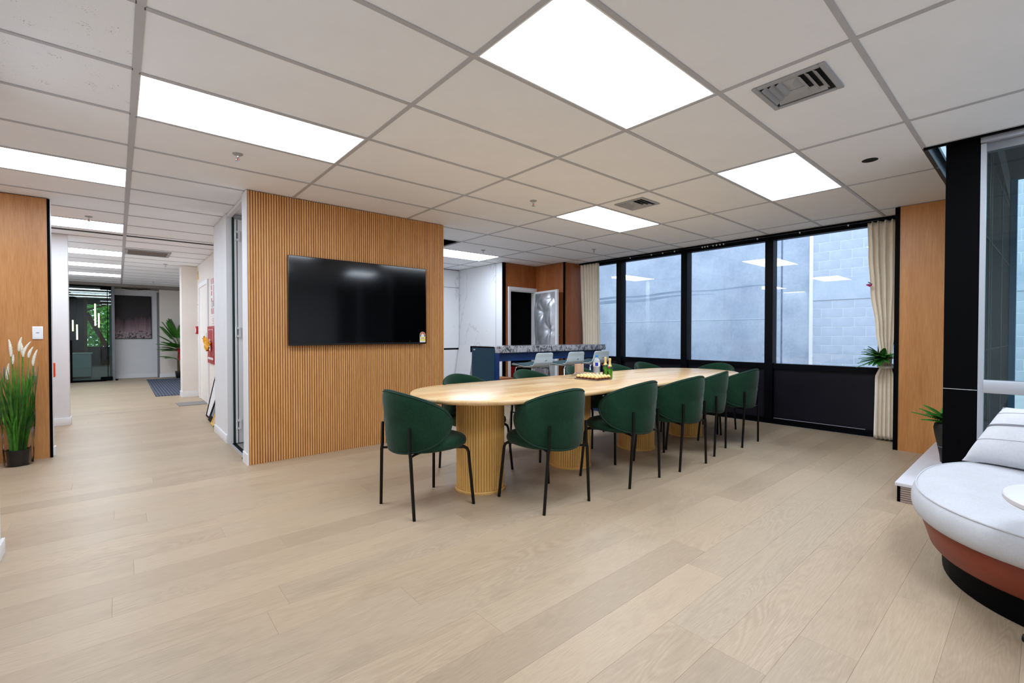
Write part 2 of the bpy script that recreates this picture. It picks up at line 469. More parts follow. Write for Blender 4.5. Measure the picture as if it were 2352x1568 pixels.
for k in range(-3, 82):
    y = .427+PW*k
    if y < 3.5: xa, xb = -.485, (4.2 if y+PW < .66 else 6.6)
    elif y < 4.66: xa, xb = -2.6, 6.6
    elif y < 4.86: xa, xb = -2.6, .89
    elif y < 6.2: xa, xb = -2.6, 1.1
    elif y < 8.2: xa, xb = -2.6, 1.16
    elif y < 10.6: xa, xb = -1.4, 1.16
    elif y < 15.5: xa, xb = -1.4, 1.9
    else: xa, xb = -.25, .9
    j = known.get(k, (k*0.777*PL) % PL)
    j -= math.ceil((j-xa)/PL)*PL
    while j < xb:
        a, b = max(j, xa), min(j+PL, xb)
        if b-a > .02:
            if abs(b-a-PL) < 1e-6 and full is not None:
                o = inst(full, 'plank', floor)
            else:
                o = plank_mesh(b-a).build('plank', 'floor', floor, smooth=0)
                # the mesh was offset by the floor's (zero) origin only
                if abs(b-a-PL) < 1e-6: full = o
            o.location = (a, y, 0)
        j += PL

# ------------------------------------------------------------------ WALLS
W = 'white'
struct('wall_left', W, -.64, -.49, -3.0, 3.66, 0, CZ)
struct('baseboard_left', 'skirting', -.49, -.475, -3.0, 3.675, 0, .085, bevel=.003)
struct('wall_far_left', W, -2.75, -2.6, 3.4, 8.5, 0, CZ)
struct('wall_far_left_end', W, -2.75, -.64, 3.40, 3.55, 0, CZ)
struct('wall_rear', W, -.64, 4.5, -3.15, -3.0, 0, CZ)
# timber faced panel at left
wp = struct('wall_left_panel', 'panel', -2.6, -.506, 6.25, 6.40, 0, CZ-.004, label='brown timber veneer wall panel at the left of the corridor mouth')
bx('edge_strip', 'matblack', -.506, -.486, 6.244, 6.262, 0, CZ-.004, wp)
bx('white_end', W, -.506, -.488, 6.262, 6.40, 0, CZ-.004, wp)
bx('skirting_end', 'skirting', -.488, -.474, 6.33, 6.405, 0, .085, wp)
struct('wall_corridor_left', W, -2.6, -.49, 8.34, 8.50, 0, CZ)
struct('wall_corridor_left_long', W, -1.55, -1.4, 8.50, 12.6, 0, CZ)
struct('baseboard_corridor_left', 'skirting', -2.6, -.478, 8.326, 8.339, 0, .10, bevel=.003)
struct('baseboard_corridor_left_end', 'skirting', -.489, -.478, 8.34, 8.51, 0, .10, bevel=.003)
# white block right of the corridor mouth
struct('wall_corridor_right', W, .893, 1.165, 5.78, 6.60, 0, CZ)
struct('baseboard_corridor_right', 'skirting', .881, .893, 5.775, 6.612, 0, .095, bevel=.003)
struct('wall_corridor_service', 'warmwhite', 1.165, 1.30, 6.30, 10.70, 0, CZ)
struct('wall_corridor_pillar', 'warmwhite', .92, 1.30, 10.66, 11.0, 0, CZ)
struct('baseboard_pillar', 'skirting', .908, 1.164, 10.648, 10.659, 0, .10)
struct('baseboard_pillar_side', 'skirting', .908, .919, 10.66, 11.0, 0, .10)
struct('wall_corridor_niche', 'warmwhite', 2.0, 2.1, 10.9, 16.4, 0, CZ)
struct('wall_corridor_niche_end', 'warmwhite', 1.30, 2.1, 10.85, 11.0, 0, CZ)
struct('wall_corridor_end', W, -.16, .9, 16.35, 16.5, 0, CZ)
struct('baseboard_corridor_end', 'skirting', -.10, .86, 16.335, 16.35, 0, .10)
struct('wall_corridor_end_column', 'warmwhite', .88, 2.1, 16.0, 16.5, 0, CZ)
struct('baseboard_end_column', 'skirting', .87, 1.35, 15.988, 16.0, 0, .10)
struct('trim_corridor_end_left', 'grey', -.17, -.10, 15.9, 16.36, 0, 2.36)
struct('trim_corridor_end_right', 'grey', .84, .88, 16.1, 16.36, 0, 2.36)
struct('trim_corridor_soffit', 'soffit', -.9, 2.1, 15.50, 16.4, 2.43, 2.50)
# slatted television wall
sw = struct('wall_middle', W, .894, 2.96, 4.712, 4.88, 0, CZ-.002, label='timber slatted partition that carries the television')
bx('backing_board', 'slatback', .893, 2.963, 4.70, 4.712, 0, CZ-.003, sw)
bx('end_trim', 'white', .884, .8925, 4.694, 4.88, 0, CZ-.003, sw)
bx('skirting_end', 'skirting', .876, .884, 4.690, 4.885, 0, .10, sw)
NS = 94; p = 2.072/NS
sm = MB(); hw = .0078
sm.rings([[(-hw,.0,z),(-hw,-.006,z),(-hw+.003,-.010,z),(hw-.003,-.010,z),(hw,-.006,z),(hw,.0,z)] for z in (0, CZ-.004)])
first = None
for i in range(NS):
    if first is None:
        first = sm.build('slat', 'slat', sw, smooth=0); first.location = (.893+p*(i+.5), 4.70, .001)
    else: inst(first, 'slat', sw, (.893+p*(i+.5), 4.70, .001))
# side room behind the white door
struct('wall_side_room', W, 1.0, 3.6, 6.2, 6.3, 0, CZ)
# kitchen recess, far side
k1 = struct('wall_kitchen_side', 'marblew', 5.27, 5.34, 6.40, 7.85, 0, CZ)
bx('panel_joint', 'grey', 5.2685, 5.271, 6.575, 6.581, 0, CZ, k1)
struct('wall_kitchen_back', 'marblew', 2.6, 5.34, 7.80, 7.95, 0, CZ)
struct('wall_kitchen_near', W, 2.6, 2.75, 4.85, 7.9, 0, CZ)
struct('trim_kitchen_corner', 'matblack', 5.27, 5.335, 6.375, 6.40, 0, CZ)
wb = struct('wall_back', 'paneldk', 5.335, 5.40, 6.385, 6.45, 0, CZ, label='red brown timber wall round the foil lined door')
bx('panel_over_door', 'paneldk', 5.40, 6.13, 6.385, 6.45, 2.06, CZ, wb)
struct('wall_back_return', 'paneldk', 6.10, 6.20, 5.66, 6.45, 0, CZ)
struct('trim_back_corner', 'matblack', 6.085, 6.115, 5.632, 5.66, 0, CZ)
struct('wall_back_right', 'paneldk', 6.115, 6.75, 5.645, 5.72, 0, CZ)
# dark store behind the foil door
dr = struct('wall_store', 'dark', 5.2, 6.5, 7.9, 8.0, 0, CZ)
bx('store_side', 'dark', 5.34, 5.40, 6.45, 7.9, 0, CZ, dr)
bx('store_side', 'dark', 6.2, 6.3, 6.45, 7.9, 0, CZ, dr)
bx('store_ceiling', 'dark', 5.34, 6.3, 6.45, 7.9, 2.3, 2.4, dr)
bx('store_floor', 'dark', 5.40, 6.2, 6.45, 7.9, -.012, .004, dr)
# honey panel by the right-hand curtain
wr = struct('wall_right', 'panellt', 6.063, 6.16, .30, .972, 0, CZ-.004, label='honey timber veneer wall panel beside the cream tied curtain')
bx('edge_strip', 'matblack', 6.055, 6.16, .972, 1.01, 0, CZ-.004, wr)
struct('wall_right_return', 'matblack', 6.16, 6.75, .96, 1.0, 0, CZ)

# ------------------------------------------------------------------ CEILING
ceil = struct('ceiling', 'ply', -3, 6.78, -3.2, 16.6, 2.72, 2.9, label='suspended ceiling of white tiles in a grey metal grid')
mx = lambda m: X0G+1.2*m
jy = lambda j: Y0G+.6*j
TZ0, TZ1 = CZ+.005, CZ+.020
lights = {(0, 2): 0, (1, -1): 1, (3, -1): 2, (3, 2): 3, (3, 7): 4, (1, -4): 5, (3, -4): 6, (-3, 5): 7}  # panels behind the camera and far left are unseen, assumed from the grid
LEFT_OFF = .025
left_lights = {5: 8, 9: 9, 13: 10, 16: 11, 19: 12}
tile_src = {}
def tile(x0, x1, y0, y1, mat='tile'):
    key = (round(x1-x0, 3), round(y1-y0, 3), mat)
    if key not in tile_src:
        tile_src[key] = MB().box(0, x1-x0, 0, y1-y0, 0, TZ1-TZ0).build('ceiling_tile', mat, ceil, smooth=0); o = tile_src[key]
        # built around the origin
        o.location = (x0, y0, TZ0)
    else: o = inst(tile_src[key], 'ceiling_tile', ceil, (x0, y0, TZ0))
    return o
tee_src = {}
def tee(x0, x1, y0, y1, name):
    key = (name, round(x1-x0, 3), round(y1-y0, 3))
    if key not in tee_src:
        tee_src[key] = MB().box(0, x1-x0, 0, y1-y0, 0, .006).build(name, 'tee', ceil, smooth=0); tee_src[key].location = (x0, y0, CZ)
    else: inst(tee_src[key], name, ceil, (x0, y0, CZ))
G = .012
light_cells = []
for m in range(-3, 6):
    for j in range(-8, 23):
        left = m < 0
        x0, x1 = mx(m), mx(m+1) if m < 5 else 6.60
        y0, y1 = jy(j)-(LEFT_OFF if left else 0), jy(j+1)-(LEFT_OFF if left else 0)
        if m <= -2 and not (3 <= j <= 10): continue
        if m >= 1 and j >= 10: continue
        if m == 1 and j >= 15: continue
        if left and m == -1 and j > 22: continue
        if m >= 3 and y1 < .6:
            if m > 3: continue
            x1 = 4.29
        if (m, j) in lights: light_cells.append((x0, x1, y0, y1, lights[(m, j)])); continue
        if m == -1 and j in left_lights: light_cells.append((x0, x1, y0, y1, left_lights[j])); continue
        if (m, j) == (2, 6): continue
        mat = 'perf' if left and j <= 2 else 'tile'
        tile(x0+.004, x1-.004, y0+.004, y1-.004, mat)
for m in range(-2, 6):
    w = .017 if m == 0 else G
    ya, yb = (-3.0, 15.5) if m in (0,) else ((-3, 15.5) if m == 1 else ((3.4, 8.3) if m < 0 else (-3.0, 7.8)))
    if m > 3: ya = .565
    tee(mx(m)-w, mx(m)+w, ya, yb, 'main_runner')
for m in range(-3, 6):
    left = m < 0
    for j in range(-7, 23):
        y = jy(j)-(LEFT_OFF if left else 0)
        if m <= -2 and not (3 <= j <= 11): continue
        if m >= 1 and j > 10: continue
        xb = mx(m+1) if m < 5 else 6.6
        if m >= 3 and y < .55:
            if m > 3: continue
            xb = 4.29
        tee(mx(m)+G, xb-G, y-G, y+G, 'cross_tee')
tee(4.281, 4.305, -3.0, .565, 'edge_angle'); tee(4.305, 6.06, .553, .577, 'edge_angle'); tee(6.58, 6.62, .97, 5.66, 'edge_angle')
for q in ((6.66, 6.78, .97, 7.9), (4.42, 4.5, -3.2, .23), (4.42, 6.78, .232, .284), (-3.0, 4.5, -3.2, -3.12), (-3.0, -2.9, -3.2, 16.6), (-3.0, 6.78, 7.9, 8.0), (2.0, 2.1, 8.0, 16.6), (-3, 2.1, 16.5, 16.6)):
    bx('plenum_edge', 'ply', *q, 2.495, 2.73, ceil)  # unseen skirts added to keep sky light out of the plenum
# wells over the ceiling's open corner and the missing tile
bx('shaft_side', 'white', 4.30, 6.4, .575, .60, CZ+.006, 2.72, ceil)
bx('shaft_side', 'white', 4.285, 4.30, -3.0, .60, CZ+.006, 2.72, ceil)
bx('daylight_blue_strip', 'daylight_blue', 4.40, 6.0, .47, .53, 2.575, 2.62, ceil)  # strip added for the pale blue daylight in the recess
MB().tube([(4.42, .50, 2.562), (5.98, .50, 2.562)], .013, 10).build('daylight_glow_strip', 'daylight_glow', ceil)  # glowing strip added where daylight leaks in from the facade
bx('wall_angle', 'matblack', 4.29, 4.31, -3.0, .565, 2.478, 2.491, ceil)

LN = ['flush ceiling light panel above the floor before the slatted television wall',
      'largest lit ceiling panel, cut off by the top edge of the photo',
      'lit ceiling panel nearest the small round ceiling hole',
      'lit ceiling panel beside the smaller square air vent',
      'lit ceiling panel partly hidden behind the slatted wall, over the kitchen',
      'lit ceiling panel behind the camera, out of frame', 'unseen lit ceiling panel behind the camera near the sofa window',
      'unseen lit ceiling panel in the side area left of the corridor',
      'lit ceiling panel above the left timber panel, cut by the photo edge',
      'corridor ceiling light nearest the room, first of four in a row',
      'corridor ceiling light second from the room', 'corridor ceiling light third from the room',
      'corridor ceiling light farthest away, just before the glass door']
for x0, x1, y0, y1, i in light_cells:
    c = ((x0+x1)/2, (y0+y1)/2, CZ)
    a, b = x0+G+.001, x1-G-.001; d, e = y0+G+.001, y1-G-.001
    t = empty('ceiling_light', c, LN[i], 'ceiling light', 'recessed light panels')
    f = MB(); z0, z1 = CZ+.001, CZ+.03
    f.box(a, b, d, d+.008, z0, z1).box(a, b, e-.008, e, z0, z1).box(a, a+.008, d+.008, e-.008, z0, z1).box(b-.008, b, d+.008, e-.008, z0, z1)
    f.box(a, b, d, e, z1, z1+.02)
    f.build('light_frame', 'skirting', t, smooth=0)
    MB().quad((a+.008, e-.008, CZ+.004), (b-.008, e-.008, CZ+.004), (b-.008, d+.008, CZ+.004), (a+.008, d+.008, CZ+.004)).build('diffuser', 'panel_light', t, smooth=0)

def vent(xa, xb, ya, yb, label):
    t = empty('air_vent', ((xa+xb)/2, (ya+yb)/2, CZ), label, 'air vent', 'square ceiling air vents')
    z = TZ0
    bx('backing', 'dark', xa+.02, xb-.02, ya+.02, yb-.02, z-.0022, z-.0012, t)
    f = MB()
    for q in ((xa, xb, ya, ya+.028), (xa, xb, yb-.028, yb), (xa, xa+.028, ya+.028, yb-.028), (xb-.028, xb, ya+.028, yb-.028)): f.box(*q, z-.011, z-.001)
    f.build('vent_frame', 'ventp', t, bevel=.003, seg=1)
    cy = (ya+yb)/2
    for k, h in enumerate((.045, .080, .115)):
        xe = xa+.18+.034*k
        for sg in (-1, 1):
            s_ = MB(); y_ = cy+sg*h
            s_.obox(((xa+.028+xe)/2, y_, z-.013), ((xe-xa-.028)/2, 0, 0), (0, .0115, -sg*.0085), (0, 0, .0012))
            s_.build('louvre', 'ventp', t, smooth=0)
        s_ = MB().obox((xe, cy, z-.013), (.0115, 0, -.0085), (0, h, 0), (0, 0, .0012)); s_.build('louvre', 'ventp', t, smooth=0)
    MB().rings([[(xa+.04, cy-.035, z-.004), (xa+.165, cy-.035, z-.004), (xa+.165, cy+.035, z-.004), (xa+.04, cy+.035, z-.004)],
                [(xa+.07, cy-.006, z-.02), (xa+.135, cy-.006, z-.02), (xa+.135, cy+.006, z-.02), (xa+.07, cy+.006, z-.02)]]).build('centre_cone', 'ventp', t, smooth=0, fixn=True)
vent(2.576, 2.91, .70, 1.036, 'large grey square air vent in the ceiling beside the largest light panel')
vent(3.79, 4.105, 2.51, 2.835, 'small grey square air vent in the ceiling above the conference table')
hv = empty('return_air_grille', (.38, 9.37, CZ), 'brown rectangular air grille in the corridor ceiling', 'air vent')
f = MB()
for q in ((.09, .66, 9.08, 9.12), (.09, .66, 9.62, 9.66), (.09, .13, 9.12, 9.62), (.62, .66, 9.12, 9.62)): f.box(*q, CZ-.010, CZ+.004)
f.build('grille_frame', 'ventp', hv, smooth=0)
bx('grille_core', 'grille', .13, .62, 9.12, 9.62, CZ-.006, CZ+.004, hv)

def sprinkler(x, y, label):
    t = empty('sprinkler', (x, y, TZ0), label, 'sprinkler', 'ceiling sprinklers')
    z = TZ0
    MB().lathe([(.034, 0), (.034, -.004), (.024, -.010), (.012, -.012)], (x, y, z), 16).build('flange', 'ventp', t)
    m = MB().lathe([(.008, -.010), (.008, -.026), (.006, -.03)], (x, y, z), 10)
    m.tube([(x-.008, y, z-.024), (x-.012, y, z-.036), (x-.004, y, z-.05)], .002, 6); m.tube([(x+.008, y, z-.024), (x+.012, y, z-.036), (x+.004, y, z-.05)], .002, 6)
    m.build('sprinkler_body', 'chrome', t)
    MB().lathe([(.003, -.028), (.003, -.048)], (x, y, z), 8).build('bulb', 'redsilk', t)
    MB().lathe([(.017, -.050), (.017, -.053)], (x, y, z), 12).build('deflector', 'chrome', t, smooth=0)
for x, y, l in ((.671, 3.83, 'ceiling sprinkler nearest the long light before the slatted wall'), (-.232, 6.923, 'ceiling sprinkler above the corridor mouth on the left'),
                (3.094, 3.275, 'ceiling sprinkler over the middle of the conference table'), (4.304, 5.684, 'ceiling sprinkler beside the kitchen light panel'),
                (5.546, 4.52, 'ceiling sprinkler nearest the far curtain'), (.682, 10.655, 'corridor ceiling sprinkler beyond the brown grille'),
                (.674, 14.35, 'farthest corridor ceiling sprinkler, near the painting')): sprinkler(x, y, l)
tag(MB().lathe([(.05, -.0005), (.05, -.002), (.047, -.002)], (4.292, .868, TZ0), 24).build('downlight_hole', 'dark', None), 'small dark round hole in a ceiling tile near the black column', 'hole')
# dangling cable and open hatch at the far end of the corridor
h = empty('ceiling_hatch', (.4, 15.95, 2.43), 'open ceiling hatch with a loose cable above the painting', 'hatch')
bx('hatch_void', 'dark', .08, .70, 15.9, 16.15, 2.427, 2.4295, h)
MB().tube([(.10, 15.95, 2.427), (.2, 15.95, 2.40), (.35, 15.95, 2.385), (.5, 15.95, 2.40), (.62, 15.95, 2.427)], .008, 6).build('cable', 'matblack', h)

# ------------------------------------------------------------------ WINDOW WALL (x = 6.62)
win = empty('window_1', (6.66, 3.3, 0), None, None, None, 'structure')
win['label'] = 'black framed window wall behind the conference table'
WX0, WX1 = 6.60, 6.70
f = MB().box(WX0, WX1, 1.0, 5.66, 2.44, 2.50).box(WX0+.02, WX1, 1.0, 5.66, 0, .05).build('window_frame', 'frame', win, smooth=0)
bx('transom', 'frame', WX0, WX1, 1.0, 5.66, .735, .805, win)
bx('floor_rail', 'frame', WX0+.005, WX1, 1.0, 5.66, .05, .075, win)
bx('rail_highlight', 'alu', WX0+.002, WX0+.006, 1.35, 2.34, .078, .083, win)
ys = [5.66, 4.815, 3.608, 2.40, 1.19, 1.0]
for y in ys[1:5]: bx('mullion', 'frame', WX0-.02, WX1+.02, y-.05, y+.05, .06, 2.46, win)
for a, b in zip(ys[:-1], ys[1:]):
    bx('glass_pane', 'glass', 6.645, 6.651, b, a, .80, 2.45, win)
    bx('spandrel_panel', 'spandrel', 6.64, 6.66, b, a, .06, .75, win)
# second window on the right (x = 4.36)
col = struct('column_right', 'matblack', 4.36, 4.46, .288, .457, .135, 2.50, label='black painted column left of the silver framed window')
bx('chipped_joint', 'whitep', 4.357, 4.36, .290, .456, .812, .8145, col)
w2 = empty('window_2', (4.4, -1.3, 0), None, None, None, 'structure'); w2['label'] = 'silver framed window behind the white sofa'
fr = MB().box(4.36, 4.43, .262, .288, .0, 2.45).box(4.36, 4.43, -3.0, .262, .0, .16).box(4.34, 4.43, -3.0, .288, 2.455, 2.50).build('window_frame', 'alu', w2, smooth=0)
bx('head_rail', 'grey', 4.38, 4.43, -3.0, .262, 2.40, 2.455, w2)
bx('transom', 'alu', 4.345, 4.43, -3.0, .262, .80, .885, w2, bevel=.004)
bx('mullion', 'alu', 4.36, 4.43, -1.4, -1.36, .16, 2.45, w2)
for z0, z1 in ((.16, .81), (.88, 2.42)):
    for y0, y1 in ((-3.0, -1.4), (-1.36, .262)): bx('glass_pane', 'gtint', 4.395, 4.401, y0, y1, z0, z1, w2)
for y0, y1 in ((-3.0, -1.4), (-1.36, .262)): pass
# dark clad return outside, seen through the right window
rw = tag(MB().prism([(4.46, .268), (6.70, .230), (6.70, .262), (4.46, .300)], -.3, 3.2).build('wall_outside_return', 'returnw', None, smooth=0), 'dark clad return wall outside the right window', kind='structure')
for z in (2.42, 1.86, 1.08, .30):
    MB().prism([(4.46, .2655), (6.70, .2275), (6.70, .2295), (4.46, .2675)], z-.006, z+.006).build('cladding_joint', 'matblack', rw, smooth=0)
for x in (4.72, 4.86, 5.75):
    yy = .268-.017*(x-4.46); bx('cladding_rib', 'grey', x-.004, x+.004, yy-.006, yy+.002, -.3, 3.2, rw)
struct('trim_outside_corner', 'bluecl', 6.70, 6.82, .185, .27, -.3, 3.2)

# ------------------------------------------------------------------ OUTSIDE: the neighbour's wall across the alley
ow = struct('wall_outside', 'gconc', 12.06, 12.3, -8, 18, -.6, 9.0, label='grey painted concrete and block wall across the alley')
struct('ground_outside', 'asphalt', 4.5, 12.2, -8, 18, -.7, -.6)
bx('concrete_panel', 'gconc', 11.8, 12.06, 4.045, 18, -.6, 9.0, ow)
bx('concrete_panel', 'gconc', 11.805, 12.06, 3.446, 4.005, -.6, 9.0, ow)
bx('groove', 'stain', 11.83, 12.06, 4.005, 4.045, -.6, 9.0, ow)
bx('white_pipe', 'whitep', 11.77, 11.9, 3.385, 3.45, -.6, 9.0, ow)
bx('rendered_band', 'gconc2', 11.785, 12.06, -8, 3.385, 1.945, 2.408, ow)
bx('mortar_bed', 'mortar', 11.8035, 12.06, -8, 3.385, -.6, 1.945, ow)
bx('mortar_bed', 'mortar', 11.8035, 12.06, -8, 3.385, 2.408, 9.0, ow)
for y0, y1, z, dz, hh in ((3.9, 11.5, 2.38, .06, .05), (5.6, 11.5, 2.27, .10, .075)):
    m = MB(); pts = [y0+(y1-y0)*i/30 for i in range(31)]
    tp = lambda y: min(1, (y-y0)/2.2)
    lo = [(y, z-dz*((y-y0)/(y1-y0))+.015*sin(y*3.1)-hh*tp(y)*(.55+.3*sin(y*1.7))) for y in pts]
    hi = [(y, z-dz*((y-y0)/(y1-y0))+.015*sin(y*3.1)+hh*tp(y)*(.45+.3*sin(y*2.9))+.001) for y in pts]
    lp = lo+hi[::-1]
    m.rings([[(11.800, y, z_) for y, z_ in lp], [(11.798, y, z_) for y, z_ in lp]])
    m.build('damp_ledge', 'stain', ow, smooth=0, fixn=True)
bx('pale_ledge', 'gconc2', 11.794, 11.80, 4.05, 11.5, 1.562, 1.580, ow)
bsrc = None
def block(y0, y1, z0, z1):
    global bsrc
    fullb = abs(y1-y0-.4) < 1e-6 and abs(z1-z0-.2) < 1e-6
    g = .0045
    if fullb and bsrc is not None:
        inst(bsrc, 'block', ow, (11.8, y0, z0)); return
    m = MB(); Y, Z = y1-y0, z1-z0; c = .002
    m.v += [(.03,g,g),(.03,Y-g,g),(.03,Y-g,Z-g),(.03,g,Z-g),(0,g+c,g+c),(0,Y-g-c,g+c),(0,Y-g-c,Z-g-c),(0,g+c,Z-g-c)]
    m.f += [(4,7,6,5),(0,4,5,1),(1,5,6,2),(2,6,7,3),(3,7,4,0)]
    o = m.build('block', 'gblock', ow, smooth=0); o.location = (11.8, y0, z0)
    if fullb: bsrc = o
rows = [(1.935-.175-.2*(i+1), 1.935-.175-.2*i) for i in range(7)]
rows = [(1.76, 1.945)]+rows
rows += [(2.408+.2*i, 2.608+.2*i) for i in range(11)]
for ri, (z0, z1) in enumerate(rows):
    up = z0 > 2
    par = (ri-8) % 2 if up else (ri+1) % 2
    st = 2.475 if par == (1 if up else 0) else 2.675
    if not up: st = 2.422 if ri % 2 else 2.622
    y = st-.4*7
    while y < 3.385:
        if y+.4 > -.1: block(y, min(y+.4, 3.385), z0, z1)
        y += .4

# ------------------------------------------------------------------ DOORS
# door 1: foil lined door in the timber wall
d1 = empty('door_1', (5.77, 6.385, 0), None, None, None, 'structure'); d1['label'] = 'open door lined with silver foil, beside the dark store'
f = MB().box(5.395, 5.445, 6.36, 6.384, 0, 2.004).box(6.05, 6.10, 6.36, 6.384, 0, 2.004).box(5.395, 6.10, 6.36, 6.384, 2.005, 2.065)
f.box(5.402, 5.46, 6.386, 6.445, 0, 1.98).box(6.035, 6.098, 6.386, 6.445, 0, 1.98).box(5.402, 6.098, 6.386, 6.445, 1.985, 2.058)
f.build('door_frame', 'skirting', d1, smooth=0)
H = Vector((6.04, 6.36, 0)); E = Vector((5.93, 5.66, 0)); u = (E-H).normalized(); nrm = Vector((u.y, -u.x, 0))
if nrm.x > 0: nrm = -nrm
LW = (E-H).length
m = MB().obox(H+u*LW/2-nrm*.02+Vector((0, 0, 1.0)), u*LW/2, nrm*.018, (0, 0, .995)); leaf = m.build('door_leaf', 'skirting', d1, bevel=.002, seg=1)
but = [(.48, 1.60), (.78, 1.28), (.42, .84), (.15, 1.05), (.12, 1.86), (.88, 1.86), (.7, .35)]
def foilp(a, b):
    s_, z = .03+a*(LW-.10), .02+1.94*b
    aa = a; zz = z
    d = .055*min(1, 12*min(a, 1-a))*min(1, 16*min(b, 1-b))
    for (ca, cz) in but:
        q = math.hypot((aa-ca)*LW, zz-cz); th = math.atan2(zz-cz, (aa-ca)*LW)
        d -= .05*math.exp(-(q/.10)**2); d += .012*math.exp(-q/.16)*sin(7*th+ca*9)
    d += .006*sin(zz*9+3*aa)*sin(aa*8)
    return H+u*s_+nrm*(max(d, .001))+Vector((0, 0, z))
MB().grid(foilp, 40, 90).build('foil_lining', 'foil', d1, smooth=180)
hd = MB()
for sg in (-1,):
    b0 = H+u*(LW-.06)+Vector((0, 0, 1.17))+nrm*(.0 if sg > 0 else -.04)
    hd.tube([b0, b0+nrm*sg*.06, b0+nrm*sg*.075-u*.01-Vector((0, 0, .006)), b0+nrm*sg*.078-u*.11-Vector((0, 0, .012))], .012, 8)
    hd.tube([b0, b0+nrm*sg*.008], .027, 12)
hd.build('door_handle', 'chrome', d1)
# door 2: white door standing open beside the slatted wall
d2 = empty('door_2', (.95, 5.6, 0), None, None, None, 'structure'); d2['label'] = 'white hinged door standing open between slatted wall and white block'
MB().box(.893, .945, 5.762, 5.779, 0, 2.455).box(.905, .935, 4.881, 4.90, 0, 2.455).box(.905, .945, 4.881, 5.779, 2.456, 2.488).build('door_frame', 'white', d2, smooth=0)
bx('seal_strip', 'darkgreen', .946, .966, 5.74, 5.775, 0, 2.455, d2)
bx('door_leaf', W, .99, 1.80, 5.70, 5.74, .012, 2.43, d2, bevel=.002)
bx('hinge_stile', W, .966, .982, 5.70, 5.735, .012, 2.43, d2)
bx('edge_gap', 'matblack', .982, .99, 5.712, 5.735, .012, 2.43, d2)
for z in (.16, 1.16, 2.20):
    m = MB().box(.962, 1.012, 5.688, 5.699, z, z+.022).box(.962, 1.012, 5.688, 5.699, z+.085, z+.107).box(.998, 1.012, 5.690, 5.699, z+.022, z+.085); m.tube([(.968, 5.688, z+.0), (.968, 5.688, z+.107)], .008, 8); m.build('hinge', 'skirting', d2)
bx('threshold', 'matblack', .93, .965, 4.90, 5.74, 0, .006, d2); bx('threshold', 'alu', .91, .93, 4.90, 5.74, 0, .005, d2)
bx('side_room_carpet', 'mat_g', .965, 3.0, 4.89, 6.2, -.012, .001, d2)
# door 3: corridor service door
d3 = empty('door_3', (1.165, 9.76, 0), None, None, None, 'structure'); d3['label'] = 'cream service door in the corridor with white architrave'
XW = 1.165
MB().box(XW-.022, XW, 9.19, 9.27, 0, 2.13).box(XW-.022, XW, 10.25, 10.33, 0, 2.13).box(XW-.022, XW, 9.27, 10.25, 2.05, 2.13).build('door_frame', 'skirting', d3, bevel=.004, seg=1)
bx('door_leaf', 'warmwhite', XW-.006, XW, 9.27, 10.25, .005, 2.05, d3)
m = MB().box(XW-.012, XW-.006, 9.38, 9.44, 1.08, 1.22); m.tube([(XW-.01, 9.41, 1.12), (XW-.05, 9.41, 1.12), (XW-.055, 9.50, 1.12)], .009, 8); m.build('door_handle', 'chrome', d3)
# door 4: frameless glass door at the corridor's end
d4 = empty('door_4', (-.5, 15.69, 0), None, None, None, 'structure'); d4['label'] = 'dark frameless glass door at the far end of the corridor'
bx('glass_pane', 'gdoor', -1.38, -.20, 15.685, 15.697, .015, 2.40, d4)
bx('glass_pane', 'gdoor', -.195, -.125, 15.685, 15.697, .015, 2.40, d4)
bx('head_rail', 'matblack', -1.4, -.12, 15.66, 15.72, 2.40, 2.50, d4)
bx('bottom_rail', 'matblack', -1.30, -.22, 15.675, 15.705, .0, .045, d4)
bx('patch_fitting', 'matblack', -.33, -.12, 15.675, 15.707, 2.33, 2.40, d4)
bx('patch_fitting', 'matblack', -.34, -.11, 15.67, 15.71, .015, .11, d4)
bx('edge_post', 'matblack', -.205, -.19, 15.68, 15.702, .10, 2.34, d4)
bx('edge_post', 'matblack', -.90, -.86, 15.66, 15.72, 0, 1.05, d4)
# lobby beyond the glass door
struct('floor_lobby', 'grey', -5, .0, 15.72, 24.2, -.1, 0)
lc = struct('ceiling_lobby', 'soffit', -5, .0, 15.72, 24.2, 2.56, 2.66)
struct('wall_lobby_left', 'dslat', -1.9, -1.8, 15.8, 24.2, 0, 2.56)
struct('wall_lobby_divider', W, -5, -1.39, 15.66, 15.72, 0, 2.56)
struct('wall_lobby_right', 'grey', -.12, -.06, 15.72, 24.2, 0, 2.56)
struct('wall_corridor_far_left', W, -1.55, -1.4, 12.6, 15.7, 0, CZ)
lw = struct('wall_lobby_end', 'dslat', -5, -.06, 24.0, 24.2, 0, .70, label='low ribbed wall under the lobby window')
bx('header', 'dslat', -5, -.06, 24.0, 24.2, 2.36, 2.56, lw)
bx('pier', 'dslat', -1.9, -.98, 24.0, 24.2, .70, 2.36, lw)
bx('window_sill', 'matblack', -.98, -.12, 23.95, 24.2, .66, .72, lw)
pm = MB(); pm.box(-.975, -.885, 23.82, 23.92, .0, 2.56)
o = pm.build('trim_timber_post', 'timber'); tag(o, kind='structure')
pm = MB()
a, b = Vector((-.90, 23.86, 2.02)), Vector((-.33, 23.86, .72)); d = (b-a); n = Vector((d.z, 0, -d.x)).normalized()
pm.obox((a+b)/2, d/2, n*.075, (0, .04, 0))
a, b = Vector((-.90, 23.86, 2.12)), Vector((-.15, 23.86, 2.44)); d = (b-a); n = Vector((d.z, 0, -d.x)).normalized()
pm.obox((a+b)/2, d/2, n*.03, (0, .04, 0))
tag(pm.build('trim_timber_brace', 'timber'), kind='structure')
